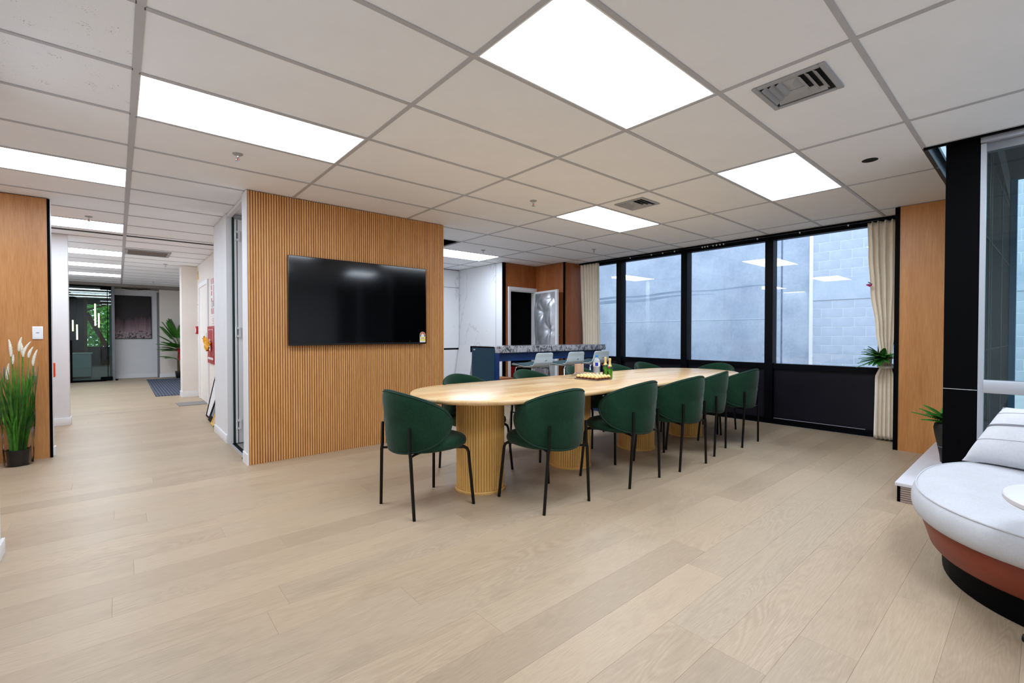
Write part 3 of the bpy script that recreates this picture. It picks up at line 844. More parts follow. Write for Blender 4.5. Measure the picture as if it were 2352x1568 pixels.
for i, y in enumerate((17.3, 18.5, 19.7, 20.9, 22.1)):
    t = empty('lobby_light', (-1.0, y, 2.56), ['lobby ceiling light strip nearest the glass door', 'second lobby ceiling light strip behind the glass door', 'third lobby ceiling light strip behind the glass door', 'fourth lobby ceiling light strip behind the glass door', 'farthest lobby ceiling light strip behind the glass door'][i], 'ceiling light', 'lobby light strips')
    bx('light_frame', 'skirting', -1.75, -.14, y-.14, y+.14, 2.535, 2.559, t)
    MB().quad((-1.73, y+.12, 2.534), (-.16, y+.12, 2.534), (-.16, y-.12, 2.534), (-1.73, y-.12, 2.534)).build('diffuser', 'lobby_light', t, smooth=0)
for i, (x, y, z0, z1) in enumerate(((-.55, 20, 1.475, 2.19), (-.465, 20.1, 1.42, 1.886), (-.98, 20, 1.03, 1.51), (-1.075, 20, 1.30, 1.65))):
    t = empty('pendant_light', (x, y, 2.56), ['tallest warm tube pendant, seen through the glass door', 'short warm tube pendant right of the tallest one', 'warm tube pendant low at the left of the glass door', 'small warm tube pendant farthest left in the glass door'][i], 'pendant light', 'warm tube pendants in the lobby')
    MB().tube([(x, y, z1), (x, y, 2.56)], .004, 6).build('cord', 'matblack', t)
    MB().tube([(x, y, z0), (x, y, z1)], .02, 8).build('light_tube', 'warm_light', t)
t = empty('reception_desk', (-.76, 17.1, 0), 'white reception desk behind the glass door', 'desk')
bx('desk_body', W, -1.0, -.56, 16.95, 17.4, .05, .66, t, bevel=.004); bx('desk_top', W, -1.02, -.54, 16.92, 17.42, .66, .69, t, bevel=.003)
bx('desk_plinth', 'matblack', -.98, -.58, 16.99, 17.36, 0, .05, t)
for i, (x, y, h, rr) in enumerate(((-1.6, 28, 4.5, .75), (.2, 27.6, 3.8, .75), (-.7, 30.5, 5, 1.1))):
    t = empty('tree', (x, y, -.6), ['leafy tree outside the lobby window, behind the timber brace', 'leafy tree outside at the right edge of the lobby window', 'tall leafy tree outside, behind the lobby post'][i], 'tree', 'trees outside the lobby')
    MB().tube([(x, y, -.6), (x+.05, y, .8), (x-.04, y, h*.5)], [.12, .10, .07], 8).build('trunk', 'bark', t)
    lm = MB(); R_ = random.Random(i)
    for k in range(2600):
        th, ph = R_.uniform(0, 2*PI), math.acos(R_.uniform(-1, 1)); q = rr*R_.uniform(.5, 1)
        c = Vector((x+q*sin(ph)*cos(th), y+q*sin(ph)*sin(th)*.6, h*.45+q*cos(ph)*1.8))
        a = Vector((R_.gauss(0, 1), R_.gauss(0, 1), R_.gauss(0, 1))).normalized()*.10; b = a.orthogonal().normalized()*.065
        lm.quad(c-a, c+b, c+a, c-b)
    tag(lm.build('foliage', 'tree', t, smooth=0), kind='stuff')
struct('ground_lobby_garden', 'green', -8, 5, 24.2, 32, -.7, -.6)

# ------------------------------------------------------------------ CONFERENCE TABLE
tb = empty('conference_table', (0, 0, 0), 'long oval pine conference table on four fluted round pedestals', 'table')
def stadium(L, r, n=28):
    out = []
    for k in range(n+1): t = -PI/2+PI*k/n; out.append((L/2-r+r*cos(t), r*sin(t)))
    for k in range(n+1): t = PI/2+PI*k/n; out.append((-L/2+r+r*cos(t), r*sin(t)))
    return out
rg = []
for d, z in ((.045, .712), (.012, .716), (.003, .724), (0, .734), (.002, .744), (.008, .749), (.012, .750)):
    rg.append([(x, y, z) for x, y in stadium(4.12-2*d, .575-d)])
MB().rings(rg).build('tabletop', 'table', tb, smooth=50)
rib = MB(); rr = .0097
rib.rings([[(rr*.8*cos(t)-.002, rr*sin(t), z) for t in (-PI/2, -PI/3, -PI/6, 0, PI/6, PI/3, PI/2)] for z in (.022, .692)])
rsrc = None
for px_ in (-1.53, -.52, .49, 1.475):
    pd = MB().lathe([(.178, .02), (.178, .694)], (px_, 0, 0), 36).build('pedestal', 'slatback', tb)
    nr = 54
    bo = MB().lathe([(.195, 0), (.197, .004), (.197, .016), (.193, .021)], (px_, 0, 0), 48).build('base_ring', 'ped', pd)
    MB().lathe([(.193, .690), (.193, .712)], (px_, 0, 0), 48).build('top_ring', 'ped', pd)
    for k in range(nr):
        t = 2*PI*k/nr
        if rsrc is None:
            rsrc = rib.build('slat', 'ped', pd, smooth=60); rsrc.location = (px_+.181*cos(t), .181*sin(t), 0); rsrc.rotation_euler = (0, 0, t)
        else: inst(rsrc, 'slat', pd, (px_+.181*cos(t), .181*sin(t), 0), (0, 0, t))
tb.location = (3.66, 2.82, 0); tb.rotation_euler = (0, 0, -.022)

# ------------------------------------------------------------------ CHAIRS
def make_chair():
    r = empty('dining_chair', (0, 0, 0), 'x', 'chair', 'green dining chairs round the conference table')
    # seat cushion
    st = []
    for d, z in ((.05, .408), (.018, .412), (.004, .424), (0, .442), (.004, .462), (.018, .476), (.05, .484), (.12, .487)):
        st.append([(x, y, z) for x, y in superellipse(.248-d, .255-d, 40, 2.6, (0, .015))])
    MB().rings(st).build('seat', 'velvet', r, smooth=60)
    sp = [(x, y, .474) for x, y in superellipse(.234, .241, 40, 2.6, (0, .015))]
    # wrap-round back, a thick shell whose outline is an ellipse on the unrolled cylinder
    FM, zc, hh, R0, T = math.radians(100), .612, .214, .252, .046
    def outl(f, z, off):
        lean = (z-.55)*.10*max(0, cos(f))
        rad = R0+off
        return (rad*sin(f)*1.0, -rad*cos(f)*1.02-lean+.0, z)
    def shell(th, q, side):
        e = 1.9
        ct, s_ = cos(th), sin(th)
        e = 1.62 if s_ > 0 else 2.1
        k = (abs(ct)**e+abs(s_)**e)**(-1/e)
        f = FM*q*k*ct; z = zc+hh*q*k*s_ - .018*(1-abs(ct))*0
        g = math.sqrt(max(0, 1-q**7))
        return outl(f, z, side*T/2*g)
    N, Q = 56, [0.02, .25, .45, .62, .76, .86, .93, .97, .99, 1.0]
    rg = []
    for q in Q: rg.append([shell(2*PI*k/N, q, 1) for k in range(N)])
    for q in Q[-2::-1]: rg.append([shell(2*PI*k/N, q, -1) for k in range(N)])
    b = MB().rings(rg).build('backrest', 'velvet', r, smooth=180, fixn=True)
    pp = MB(); pp.tube([shell(2*PI*k/72, .955, 1.08) for k in range(72)], .0042, 6, closed=True)
    pp.tube([shell(2*PI*k/72, .985, .9) for k in range(72)], .0035, 6, closed=True)
    pp.build('piping', 'velvetpipe', b)
    for sx in (-1, 1):
        m = MB(); by = -.238
        m.tube([(sx*.172, by, .585), (sx*.172, by-.001, .57), (sx*.176, by-.002, .43), (sx*.185, by-.002, .395), (sx*.213, -.232, 0)], [.009, .0105, .0105, .0112, .0105], 10)
        m.tube([(sx*.183, by+.0, .402), (sx*.15, by+.05, .402), (sx*.10, -.05, .403)], .008, 8)
        m.build('leg', 'black', r)
        m = MB()
        m.tube([(sx*.10, .05, .402), (sx*.165, .15, .402), (sx*.192, .19, .400), (sx*.205, .205, .388), (sx*.211, .212, .365), (sx*.243, .232, 0)], .0112, 10)
        m.build('leg', 'black', r)
    MB().box(-.10, .10, -.08, .08, .398, .410).build('seat_plate', 'black', r, bevel=.003)
    return r
chair = make_chair()
chairs = [
 (1.635, 2.828, math.radians(3.7-90), 'green velvet dining chair at the table end nearest the slatted wall and corridor'),
 (2.337, 2.35, math.radians(-3.2), 'green chair on the open floor side, first of five from the corridor end'),
 (3.184, 2.303, math.radians(.7), 'green chair on the open floor side, second of five from the corridor end'),
 (3.897, 2.264, math.radians(-3), 'green chair on the open floor side, middle one of five'),
 (4.555, 2.35, math.radians(10.8), 'green chair on the open floor side turned toward the corridor, fourth of five'),
 (5.16, 2.289, math.radians(1), 'green chair on the open floor side nearest the windows'),
 (2.38, 3.275, math.radians(181), 'green chair on the bar side of the table, beside the slatted wall'),
 (3.20, 3.27, math.radians(180), 'green chair on the bar side, its back top before the first bar stool'),
 (3.97, 3.28, math.radians(179), 'green chair on the bar side, behind the tan card and chocolates'),
 (4.70, 3.27, math.radians(181), 'green chair on the bar side, half hidden behind the two green bottles'),
 (5.27, 3.25, math.radians(176), 'green chair on the bar side nearest the windows'),
 (5.62, 2.72, math.radians(90), 'green chair alone at the rounded table end by the windows')]
for i, (x, y, a, l) in enumerate(chairs):
    o = chair if i == 0 else copy_tree(chair)
    o.location = (x, y, 0); o.rotation_euler = (0, 0, a); o['label'] = l

# ------------------------------------------------------------------ THINGS ON THE TABLE
TZ = .750
ty = empty('chocolate_tray', (3.52, 2.875, TZ), 'clear plastic tray holding rows of gold chocolates on the table', 'tray')
m = MB().box(3.405, 3.64, 2.735, 3.015, TZ, TZ+.003)
for q in ((3.405, 3.407, 2.735, 3.015), (3.638, 3.64, 2.735, 3.015), (3.407, 3.638, 2.735, 2.737), (3.407, 3.638, 3.013, 3.015)): m.box(*q, TZ+.003, TZ+.011)
m.build('tray_body', 'clear', ty, smooth=0)
cp = empty('chocolate', (0, 0, 0), 'gold foil chocolate ball in a brown cup in the tray', 'chocolate', 'gold chocolates in the clear tray')
MB().lathe([(.012, .001), (.018, .001), (.0224, .021), (.0212, .021)], n=14).build('paper_cup', 'cup', cp)
bm_ = MB(); bm_.lathe([(.004, .004)]+[(.0215*sin(t), .0245-.0205*cos(t)) for t in [PI*k/9 for k in range(2, 9)]]+[(.003, .0446)], n=14); bm_.build('foil_ball', 'gold', cp)
first = True
for i in range(5):
    for j in range(6):
        o = cp if first else copy_tree(cp); first = False
        o.location = (3.432+.0453*i, 2.762+.0453*j, TZ+.0032); o.rotation_euler = (0, 0, (i*7+j*3) % 6)
ld = MB()
def lidf(u, v):
    x, y = 3.57+.235*u, 3.03+.19*v; e = min(u, 1-u, v, 1-v)
    return (x, y, TZ+.003+.035*min(1, e*9)+.004*sin(u*40)*min(1, e*9))
ld.grid(lidf, 22, 16); o = ld.build('tray_lid', 'clear', None, smooth=20); tag(o, 'clear ribbed plastic lid lying behind the chocolates', 'lid')
ld = MB().grid(lambda u, v: (3.36+.10*u, 3.03+.14*v, TZ+.002+.012*abs(sin(u*6+v*4))*sin(v*5+1)**2), 12, 12)
tag(ld.build('plastic_wrapper', 'clear', None, smooth=20), 'crumpled clear plastic wrapper left of the chocolates', 'wrapper')
tc = empty('tan_card_box', (3.76, 3.20, TZ), 'small tan card bag standing behind the chocolates', 'bag')
m = MB().rings([[(3.695, 3.235, z), (3.805, 3.235, z), (3.805, 3.27, z), (3.695, 3.27, z)] for z in (TZ, TZ+.122)]); m.build('bag_body', 'tan', tc, bevel=.001, seg=1)
MB().tube([(3.765, 3.2335, TZ+.120), (3.765, 3.2345, TZ+.1225)], .008, 10).build('notch', 'cord', tc)
def bottle(root, c, prof, mat, name='bottle_body'):
    MB().lathe(prof, c, 20).build(name, mat, root, smooth=40)
wx = (3.855, 3.10, TZ)
wbt = empty('water_bottle', wx, 'clear plastic water bottle with blue cap and blue label', 'bottle')
bottle(wbt, wx, [(.028, 0), (.034, .004), (.036, .012), (.034, .03), (.0365, .05), (.034, .075), (.036, .095), (.036, .145), (.033, .160), (.022, .180), (.0135, .190), (.0135, .203)], 'water')
MB().lathe([(.0364, .098), (.0367, .099), (.0367, .143), (.0364, .144)], wx, 20).build('label', 'whitep', wbt)
a0 = math.atan2(-wx[1], -wx[0])
def patch(root, c, r, z0, z1, a, w, mat, name):
    MB().grid(lambda u, v: (c[0]+r*cos(a+w*(u-.5)), c[1]+r*sin(a+w*(u-.5)), c[2]+z0+(z1-z0)*v), 8, 2).build(name, mat, root, smooth=60)
patch(wbt, wx, .0370, .105, .141, a0, .9, 'bluep', 'label_print'); patch(wbt, wx, .0370, .099, .102, a0, 3.0, 'bluep', 'label_print'); patch(wbt, wx, .0370, .141, .1435, a0, 3.0, 'bluep', 'label_print')
MB().lathe([(.0155, .200), (.0155, .217), (.013, .219)], wx, 16).build('cap', 'bluecap', wbt)
for i, (c, l) in enumerate((((3.90, 3.02, TZ), 'green sparkling wine bottle with gold foil neck, nearer the water bottle'), ((3.725, 2.83, TZ), 'green sparkling wine bottle with red seal below its gold foil neck'))):
    k = 1.0 if i == 0 else 1.04
    t = empty('sparkling_wine_bottle', c, l, 'bottle', 'small sparkling wine bottles')
    bottle(t, c, [(.02, 0), (.026, .002), (.0275, .01), (.0275, .085), (.026, .102), (.020, .122), (.0135, .138), (.0115, .15)], 'bottleg')
    MB().lathe([(.0205, .122), (.0145, .1375), (.0122, .15), (.0118, .18), (.0138, .183), (.0138, .192), (.012, .199), (.006, .201)], c, 20).build('foil_neck', 'gold', t)
    a = math.atan2(-c[1], -c[0])
    patch(t, c, .0279, .028, .072, a-.9 if i == 0 else a-1.0, 1.1, 'bottled', 'label')
    MB().lathe([(.0279, .100), (.0245, .112), (.0235, .114)], c, 20).build('neck_band', 'bottled', t)
    sa = a-1.2 if i == 0 else a-.35
    m = MB(); ce = Vector((c[0]+.0245*cos(sa), c[1]+.0245*sin(sa), c[2]+.113)); nn = Vector((cos(sa), sin(sa), .7)).normalized()
    m.tube([ce-nn*.001, ce+nn*.002], .009, 14); m.build('seal', 'redsilk', t)

# ------------------------------------------------------------------ TELEVISION
tv = empty('television', (1.955, 4.65, 1.08), 'large black flat television on the slatted timber wall', 'television')
x0, x1, z0, z1, yf = 1.218, 2.690, 1.082, 1.938, 4.640
bx('tv_body', 'bezel', x0+.02, x1-.02, yf+.02, yf+.048, z0+.02, z1-.02, tv)
bx('bezel', 'bezel', x0, x1, yf, yf+.022, z0, z1, tv, bevel=.003)
bx('screen', 'screen', x0+.006, x1-.006, yf-.0015, yf, z0+.020, z1-.006, tv)
bx('bottom_strip', 'bezel', x0+.004, x1-.004, yf-.004, yf, z0+.003, z0+.018, tv)
bx('wall_bracket', 'matblack', 1.7, 2.2, yf+.048, 4.69, 1.3, 1.7, tv)
lb = bx('energy_label', 'whitep', 2.606, 2.678, yf-.003, yf-.002, 1.098, 1.183, tv)
m = MB(); cx_, cz_ = 2.642, 1.183
m.rings([[(cx_+.036*cos(PI*k/14), y, cz_+.036*sin(PI*k/14)) for k in range(15)] for y in (yf-.002, yf-.003)]); m.build('label_arch', 'whitep', lb, smooth=0)
m = MB()
for k in range(14):
    a, b = PI*k/14, PI*(k+1)/14
    m.quad(*[(cx_+q*cos(t), yf-.0034, cz_+q*sin(t)) for q, t in ((.016, a), (.033, a), (.033, b), (.016, b))])
m.build('red_band', 'redp', lb, smooth=0)
m = MB()
for k in range(6):
    t = PI*(k+.5)/6; c = (cx_+.0245*cos(t), cz_+.0245*sin(t))
    m.quad(*[(c[0]+(.0048 if j % 2 == 0 else .002)*sin(j*PI/5), yf-.0037, c[1]+(.0048 if j % 2 == 0 else .002)*cos(j*PI/5)) for j in range(10)])
m.build('stars', 'yellowb', lb, smooth=0)
m = MB().quad((2.609, yf-.0034, 1.166), (2.620, yf-.0034, 1.166), (2.620, yf-.0034, 1.182), (2.609, yf-.0034, 1.182)).quad((2.664, yf-.0034, 1.166), (2.675, yf-.0034, 1.166), (2.675, yf-.0034, 1.182), (2.664, yf-.0034, 1.182)); m.build('black_band', 'matblack', lb, smooth=0)
MB().quad((2.609, yf-.0034, 1.118), (2.675, yf-.0034, 1.118), (2.675, yf-.0034, 1.162), (2.609, yf-.0034, 1.162)).build('yellow_field', 'yellowb', lb, smooth=0)
MB().quad((2.620, yf-.0036, 1.136), (2.664, yf-.0036, 1.136), (2.664, yf-.0036, 1.154), (2.620, yf-.0036, 1.154)).build('white_field', 'whitep', lb, smooth=0)
m = MB()
for k in range(3): m.box(2.628+.010*k, 2.635+.010*k, yf-.0040, yf-.0037, 1.140, 1.150)
m.build('red_figures', 'redp', lb, smooth=0)
bx('brand_mark', 'grey', 2.475, 2.481, yf-.0042, yf-.004, 1.112, 1.116, tv)

# ------------------------------------------------------------------ BAR COUNTER AND STOOLS
br = empty('bar_counter', (4.66, 4.70, 0), 'bar counter with grey veined stone top and teal blue panels', 'bar counter')
bx('stone_top', 'granite', 3.556, 5.757, 4.455, 4.945, .955, 1.037, br, bevel=.004)
bx('top_lip', 'matblack', 3.549, 3.557, 4.47, 4.975, 1.018, 1.036, br)
bx('top_lip', 'matblack', 3.549, 3.557, 4.935, 4.975, .955, 1.018, br)
bx('end_panel', 'teal', 3.546, 3.630, 4.463, 4.935, .0, 1.018, br)
bx('panel_front', 'navy', 3.558, 3.628, 4.458, 4.464, .0, .955, br)
bx('front_apron', 'navy', 3.63, 5.70, 4.52, 4.54, .845, .955, br)
bx('rear_apron', 'navy', 3.63, 5.70, 4.88, 4.90, .845, .955, br)
bx('far_end_panel', 'navy', 5.64, 5.71, 4.50, 4.92, .0, .955, br)
bx('small_tag', 'whitep', 3.5445, 3.546, 4.86, 4.90, .985, .998, br)
def make_stool():
    r = empty('bar_stool', (0, 0, 0), 'x', 'bar stool', 'white shell bar stools at the bar')
    prof = [(.215, .792, .155), (.20, .803, .185), (.14, .800, .195), (.05, .786, .197), (-.05, .776, .192), (-.12, .778, .186), (-.165, .795, .180), (-.188, .828, .172), (-.196, .865, .163), (-.202, .90, .158), (-.212, .935, .154), (-.216, .950, .144), (-.217, .957, .12)]
    def prf(t):
        t *= len(prof)-1; i = min(int(t), len(prof)-2); f = t-i
        return [prof[i][k]*(1-f)+prof[i+1][k]*f for k in range(3)]
    def surf(off):
        def fn(u, v):
            y, z, w = prf(v); s_ = 2*u-1
            e = v*12; n = (0, 1) if e < 6 else (1, .12)
            nl = math.hypot(*n); n = (n[0]/nl, n[1]/nl)
            lift = .018*abs(s_)**3*(1 if 1 < e < 6 else .35)
            return (w*s_, y+n[0]*(off+lift), z+n[1]*(off+lift))
        return fn
    N, V = 17, 37
    m = MB(); f0, f1 = surf(0), surf(-.011)
    rg = []
    for j in range(V):
        v = j/(V-1); rg.append([f0(i/(N-1), v) for i in range(N)]+[f1(i/(N-1), v) for i in range(N-1, -1, -1)])
    m.rings(rg).build('seat_shell', 'stoolshell', r, smooth=50, fixn=True)
    f2, f3 = surf(.012), surf(.0015); rg = []
    for j in range(22):
        v = .07+.44*j/21; rg.append([f2(.06+.88*i/12, v) for i in range(13)]+[f3(.06+.88*i/12, v) for i in range(12, -1, -1)])
    MB().rings(rg).build('seat_pad', 'tealfab', r, smooth=50, fixn=True)
    m = MB().box(-.022, .022, -.2185, -.2165, .858, .866)
    MB().obox((0.03, -.2095, .860), (.014, 0, 0), (0, .001, 0), (0, 0, .004)).build('brand_mark', 'grey', r, smooth=0)
    for sx in (-1, 1):
        MB().tube([(sx*.05, .12, .771), (sx*.135, .14, .771), (sx*.155, .147, .762), (sx*.163, .152, .74), (sx*.215, .21, .008)], .0085, 8).build('leg', 'chrome', r)
        MB().tube([(sx*.05, -.12, .757), (sx*.135, -.125, .757), (sx*.155, -.13, .75), (sx*.163, -.135, .73), (sx*.215, -.205, .008)], .0085, 8).build('leg', 'chrome', r)
    MB().tube([(sx*.198*a, b, .285) for sx, a, b in ((1, 1, .188), (1, 1, -.183), (-1, 1, -.183), (-1, 1, .188))], .0075, 8, closed=True).build('footrest', 'chrome', r)
    MB().box(-.055, .055, -.13, .13, .758, .7685).build('mount_plate', 'chrome', r, bevel=.003)
    return r
stool = make_stool()
for i, (x, a, l) in enumerate(((4.075, 3, 'white shell bar stool nearest the teal end panel'), (4.69, 0, 'white shell bar stool in the middle of the bar'), (5.24, -2, 'white shell bar stool nearest the window curtain'))):
    o = stool if i == 0 else copy_tree(stool)
    o.location = (x, 4.325, 0); o.rotation_euler = (0, 0, math.radians(a)); o['label'] = l
# kitchen bits behind the bar
kb = empty('kitchen_cupboard', (4.0, 7.78, 0), 'white marble faced cupboard with black gap lines in the kitchen corner', 'cupboard')
bx('door', 'marblew', 4.3, 5.262, 7.77, 7.798, .92, 2.125, kb); bx('door', 'marblew', 4.3, 5.262, 7.77, 7.798, 2.14, 2.48, kb)
bx('door', W, 4.3, 5.262, 7.77, 7.798, .0, .885, kb); bx('gap', 'matblack', 4.3, 5.262, 7.785, 7.798, .885, .92, kb)
bl = MB(); a = Vector((5.10, 7.50, 0)); tp = Vector((5.255, 7.50, .985)); d = tp-a
bl.obox((a+tp)/2+Vector((0, 0, .002)), d/2, (0, .24, 0), Vector((d.z, 0, -d.x)).normalized()*.008)
tag(bl.build('white_board', 'white', None, bevel=.002, seg=1), 'tall white board leaning on the marble wall behind the bar', 'board')
t = empty('cardboard_box', (5.05, 6.18, 0), 'brown cardboard box on the floor under the bar', 'box')
bx('box_body', 'cord', 4.90, 5.20, 6.02, 6.34, 0, .44, t, bevel=.004); bx('flap', 'cord', 4.905, 5.195, 6.025, 6.178, .44, .444, t); bx('flap', 'cord', 4.905, 5.195, 6.182, 6.335, .44, .444, t); bx('mark', 'matblack', 5.10, 5.14, 6.0185, 6.02, .30, .38, t)
t = empty('red_crate', (5.72, 6.95, .004), 'red crate low in the dark store behind the foil door', 'crate')
m = MB()
for q in ((5.50, 5.95, 6.80, 6.815), (5.50, 5.95, 7.085, 7.10), (5.50, 5.515, 6.815, 7.085), (5.935, 5.95, 6.815, 7.085)): m.box(*q, .006, .55)
m.box(5.515, 5.935, 6.815, 7.085, .006, .03).build('crate_body', 'red', t, smooth=0); bx('crate_rim', 'red', 5.49, 5.96, 6.79, 6.80, .53, .56, t)
R_ = random.Random(3)
def lump(c, rx, ry, rz, k):
    def fn(u, v):
        a, b = 2*PI*u, PI*(v-.5); q = 1+.12*sin(5*a+k)*cos(3*b)+.10*sin(9*b+2*a+k)
        return (c[0]+rx*q*cos(a)*cos(b), c[1]+ry*q*sin(a)*cos(b), max(.006, c[2]+rz*q*sin(b)))
    return MB().grid(fn, 28, 18, cu=True)
tag(lump((5.75, 7.50, .55), .26, .22, .62, 1.0).build('rubbish_bag', 'bag', None, smooth=60), 'dark crumpled bag piled in the store behind the foil door', 'bag')

# ------------------------------------------------------------------ CURTAINS
def interp(tab, z):
    for (a, *p), (b, *q) in zip(tab[:-1], tab[1:]):
        if z <= b:
            f = (z-a)/(b-a); f = f*f*(3-2*f) if len(tab) > 3 else f
            return [x*(1-f)+y*f for x, y in zip(p, q)]
    return list(tab[-1][1:])
def curtain(name, tab, xc, n, label, seed):
    R_ = random.Random(seed); ph = [R_.uniform(-.5, .5) for _ in range(12)]
    def fn(u, v):
        z = .022+(2.455-.022)*v
        ya, yb, amp = interp(tab, z)
        w = u+.012*sin(9*u+3*v+seed)+.008*sin(v*7+u*5)
        x = xc+amp*sin(2*PI*n*w+ph[int(u*n) % 12]*.4)+.25*amp*sin(2*PI*n*2.1*w+2*v)
        return (x, ya+(yb-ya)*u+.006*sin(2*PI*n*w*1.0+1.2), z)
    root = empty(name, (xc, (tab[0][1]+tab[0][2])/2, 0), label, 'curtain', 'cream curtains of the window wall')
    o = MB().grid(fn, 15*n, 60).build('curtain_cloth', 'curtain', root, smooth=180)
    md = o.modifiers.new('thickness', 'SOLIDIFY'); md.thickness = .003; md.offset = 0
    return root, fn
cr, crf = curtain('curtain', [(0, 1.245, 1.055, .032), (.70, 1.238, 1.062, .03), (.84, 1.195, 1.09, .022), (.95, 1.20, 1.085, .022), (1.25, 1.235, 1.062, .03), (1.7, 1.285, 1.03, .04), (2.1, 1.308, 1.03, .042), (2.46, 1.318, 1.035, .036)], 6.47, 5, 'cream curtain tied back at the right end of the window wall', 2)
MB().tube([(6.47+.058*cos(t), 1.142+.068*sin(t), .838+.012*cos(t)) for t in [2*PI*k/24 for k in range(24)]], .016, 8, closed=True).build('tie_band', 'curtain', cr)
cl, _ = curtain('curtain', [(0, 5.12, 5.50, .032), (1.2, 5.13, 5.51, .032), (2.46, 5.155, 5.55, .03)], 6.46, 6, 'cream curtain hanging straight at the far left of the window wall', 5)
tk = empty('curtain_track', (6.47, 3.3, 2.47), 'slim dark curtain track along the top of the windows', 'curtain track')
bx('track_rail', 'matblack', 6.455, 6.485, 1.02, 5.60, 2.470, 2.4905, tk)
for i in range(14):
    y = [1.5, 2.0, 2.5, 2.95, 3.0, 3.05, 3.1, 3.18, 3.22, 3.26, 3.7, 3.9, 4.1, 4.5][i]
    bx('glider', 'plasticw', 6.462, 6.478, y, y+.012, 2.452, 2.470, tk)

# ------------------------------------------------------------------ PLANTS
def frond(m, p0, az, el, L, droop, nl, ll, lw, width=.0025, taper=.85, stem=True, t0=.12, fwd=.5):
    pts = []; p = Vector(p0); e = el; n = 14; tang = []
    for i in range(n+1):
        pts.append(p.copy()); d = Vector((cos(e)*cos(az), cos(e)*sin(az), sin(e))); tang.append(d); p = p+d*(L/n); e -= droop/n
    if stem: m.tube(pts, [width*(1-.7*i/n) for i in range(n+1)], 5)
    for k in range(nl):
        t = t0+(1-t0)*k/nl; f = t*n; i = min(int(f), n-1); c = pts[i].lerp(pts[i+1], f-i); d = tang[i]
        side = d.cross(Vector((0, 0, 1)))
        side = side.normalized() if side.length > 1e-4 else Vector((1, 0, 0)); up = side.cross(d)
        s_ = ll*(1-taper*t**2)*(0.55+.45*min(1, (t-t0+.02)*4))
        for sg in (-1, 1):
            dr = (side*sg*.85+d*fwd-up*.05+Vector((0, 0, -.12))).normalized(); w = d*lw*.5
            q = c+dr*s_*.5+up*.006
            m.quad(c-w*.5, q-w, c+dr*s_, q+w, c+w*.5)
    return pts
# fern bunch on the curtain tie
fb = empty('fern_bunch', (6.38, 1.17, .93), 'bunch of green fern fronds tucked into the curtain tie', 'plant')
c0 = (6.395, 1.165, .925)
for az, el, L, dr in ((95, 35, .20, .6), (115, 10, .22, .5), (110, -22, .26, .15), (140, 55, .20, .9), (200, 65, .17, .8), (165, 30, .20, .8), (150, -5, .20, .7), (-60, 35, .16, .5), (-75, 25, .19, .6), (-100, 18, .12, .4), (215, 5, .15, .9), (180, -10, .16, .8), (120, 60, .19, .6), (190, 40, .14, 1.2), (85, 22, .17, .4), (125, 30, .21, .7), (150, 15, .2, .5), (170, 5, .18, .4), (100, 48, .18, .9), (130, -15, .21, .3), (-50, 45, .14, .9), (200, 30, .15, .9), (105, -5, .2, .3), (145, 38, .2, .9), (75, 5, .16, .4), (92, 62, .17, .9), (112, 48, .2, .7), (135, 5, .22, .4), (155, 50, .18, 1.0), (175, 30, .19, .8), (-68, 10, .14, .4), (225, 40, .15, .9), (118, -8, .24, .3), (160, -20, .18, .3)):
    m = MB(); frond(m, c0, math.radians(az), math.radians(el), L, dr, 15, .048, .017, fwd=.22); m.build('frond', 'green', fb, smooth=0)
# vase and fern on the low plinth
pl = empty('floor_plinth', (5.1, .49, 0), 'low white topped plinth with taupe slatted front by the black column', 'plinth')
bx('plinth_top', 'plinth', 4.19, 6.06, .302, .684, .112, .136, pl, bevel=.002)
bx('plinth_body', 'matblack', 4.215, 6.05, .31, .66, .0, .112, pl)
bx('corner_post', 'matblack', 4.196, 4.215, .655, .672, .0, .112, pl)
for k in range(7): bx('slat', 'vslat', 4.199, 4.215, .31, .654, .002+.0157*k, .0135+.0157*k, pl)
v0 = (5.16, .482, .136)
vs = empty('vase', v0, 'tall charcoal ceramic vase half hidden by the black column', 'vase')
MB().lathe([(.055, .0), (.070, .003), (.076, .06), (.092, .15), (.108, .23), (.115, .285), (.108, .318), (.085, .335), (.075, .337), (.065, .325)], v0, 32).build('vase_body', 'vase', vs)
MB().lathe([(.0885, .128), (.0895, .131), (.0905, .134)], v0, 32).build('glaze_line', 'grey', vs)
vf = empty('potted_fern', (5.16, .482, .46), 'green fern growing from the charcoal vase', 'plant')
for az, el, L, dr in ((95, 40, .20, .5), (105, 22, .24, .3), (80, 58, .20, .8), (120, 10, .18, .3), (140, 35, .2, .6), (60, 35, .18, .7), (170, 50, .2, .9), (-90, 45, .2, .8), (-40, 50, .2, .8), (20, 50, .2, .8)):
    m = MB(); frond(m, (5.16, .482+.03*sin(math.radians(az)), .47), math.radians(az), math.radians(el), L, dr, 14, .064, .022, .004, fwd=.25); m.build('frond', 'green', vf, smooth=0)
MB().lathe([(.062, -.01), (.06, 0), (.02, .02)], (5.16, .482, .452), 16).build('root_ball', 'green2', vf)
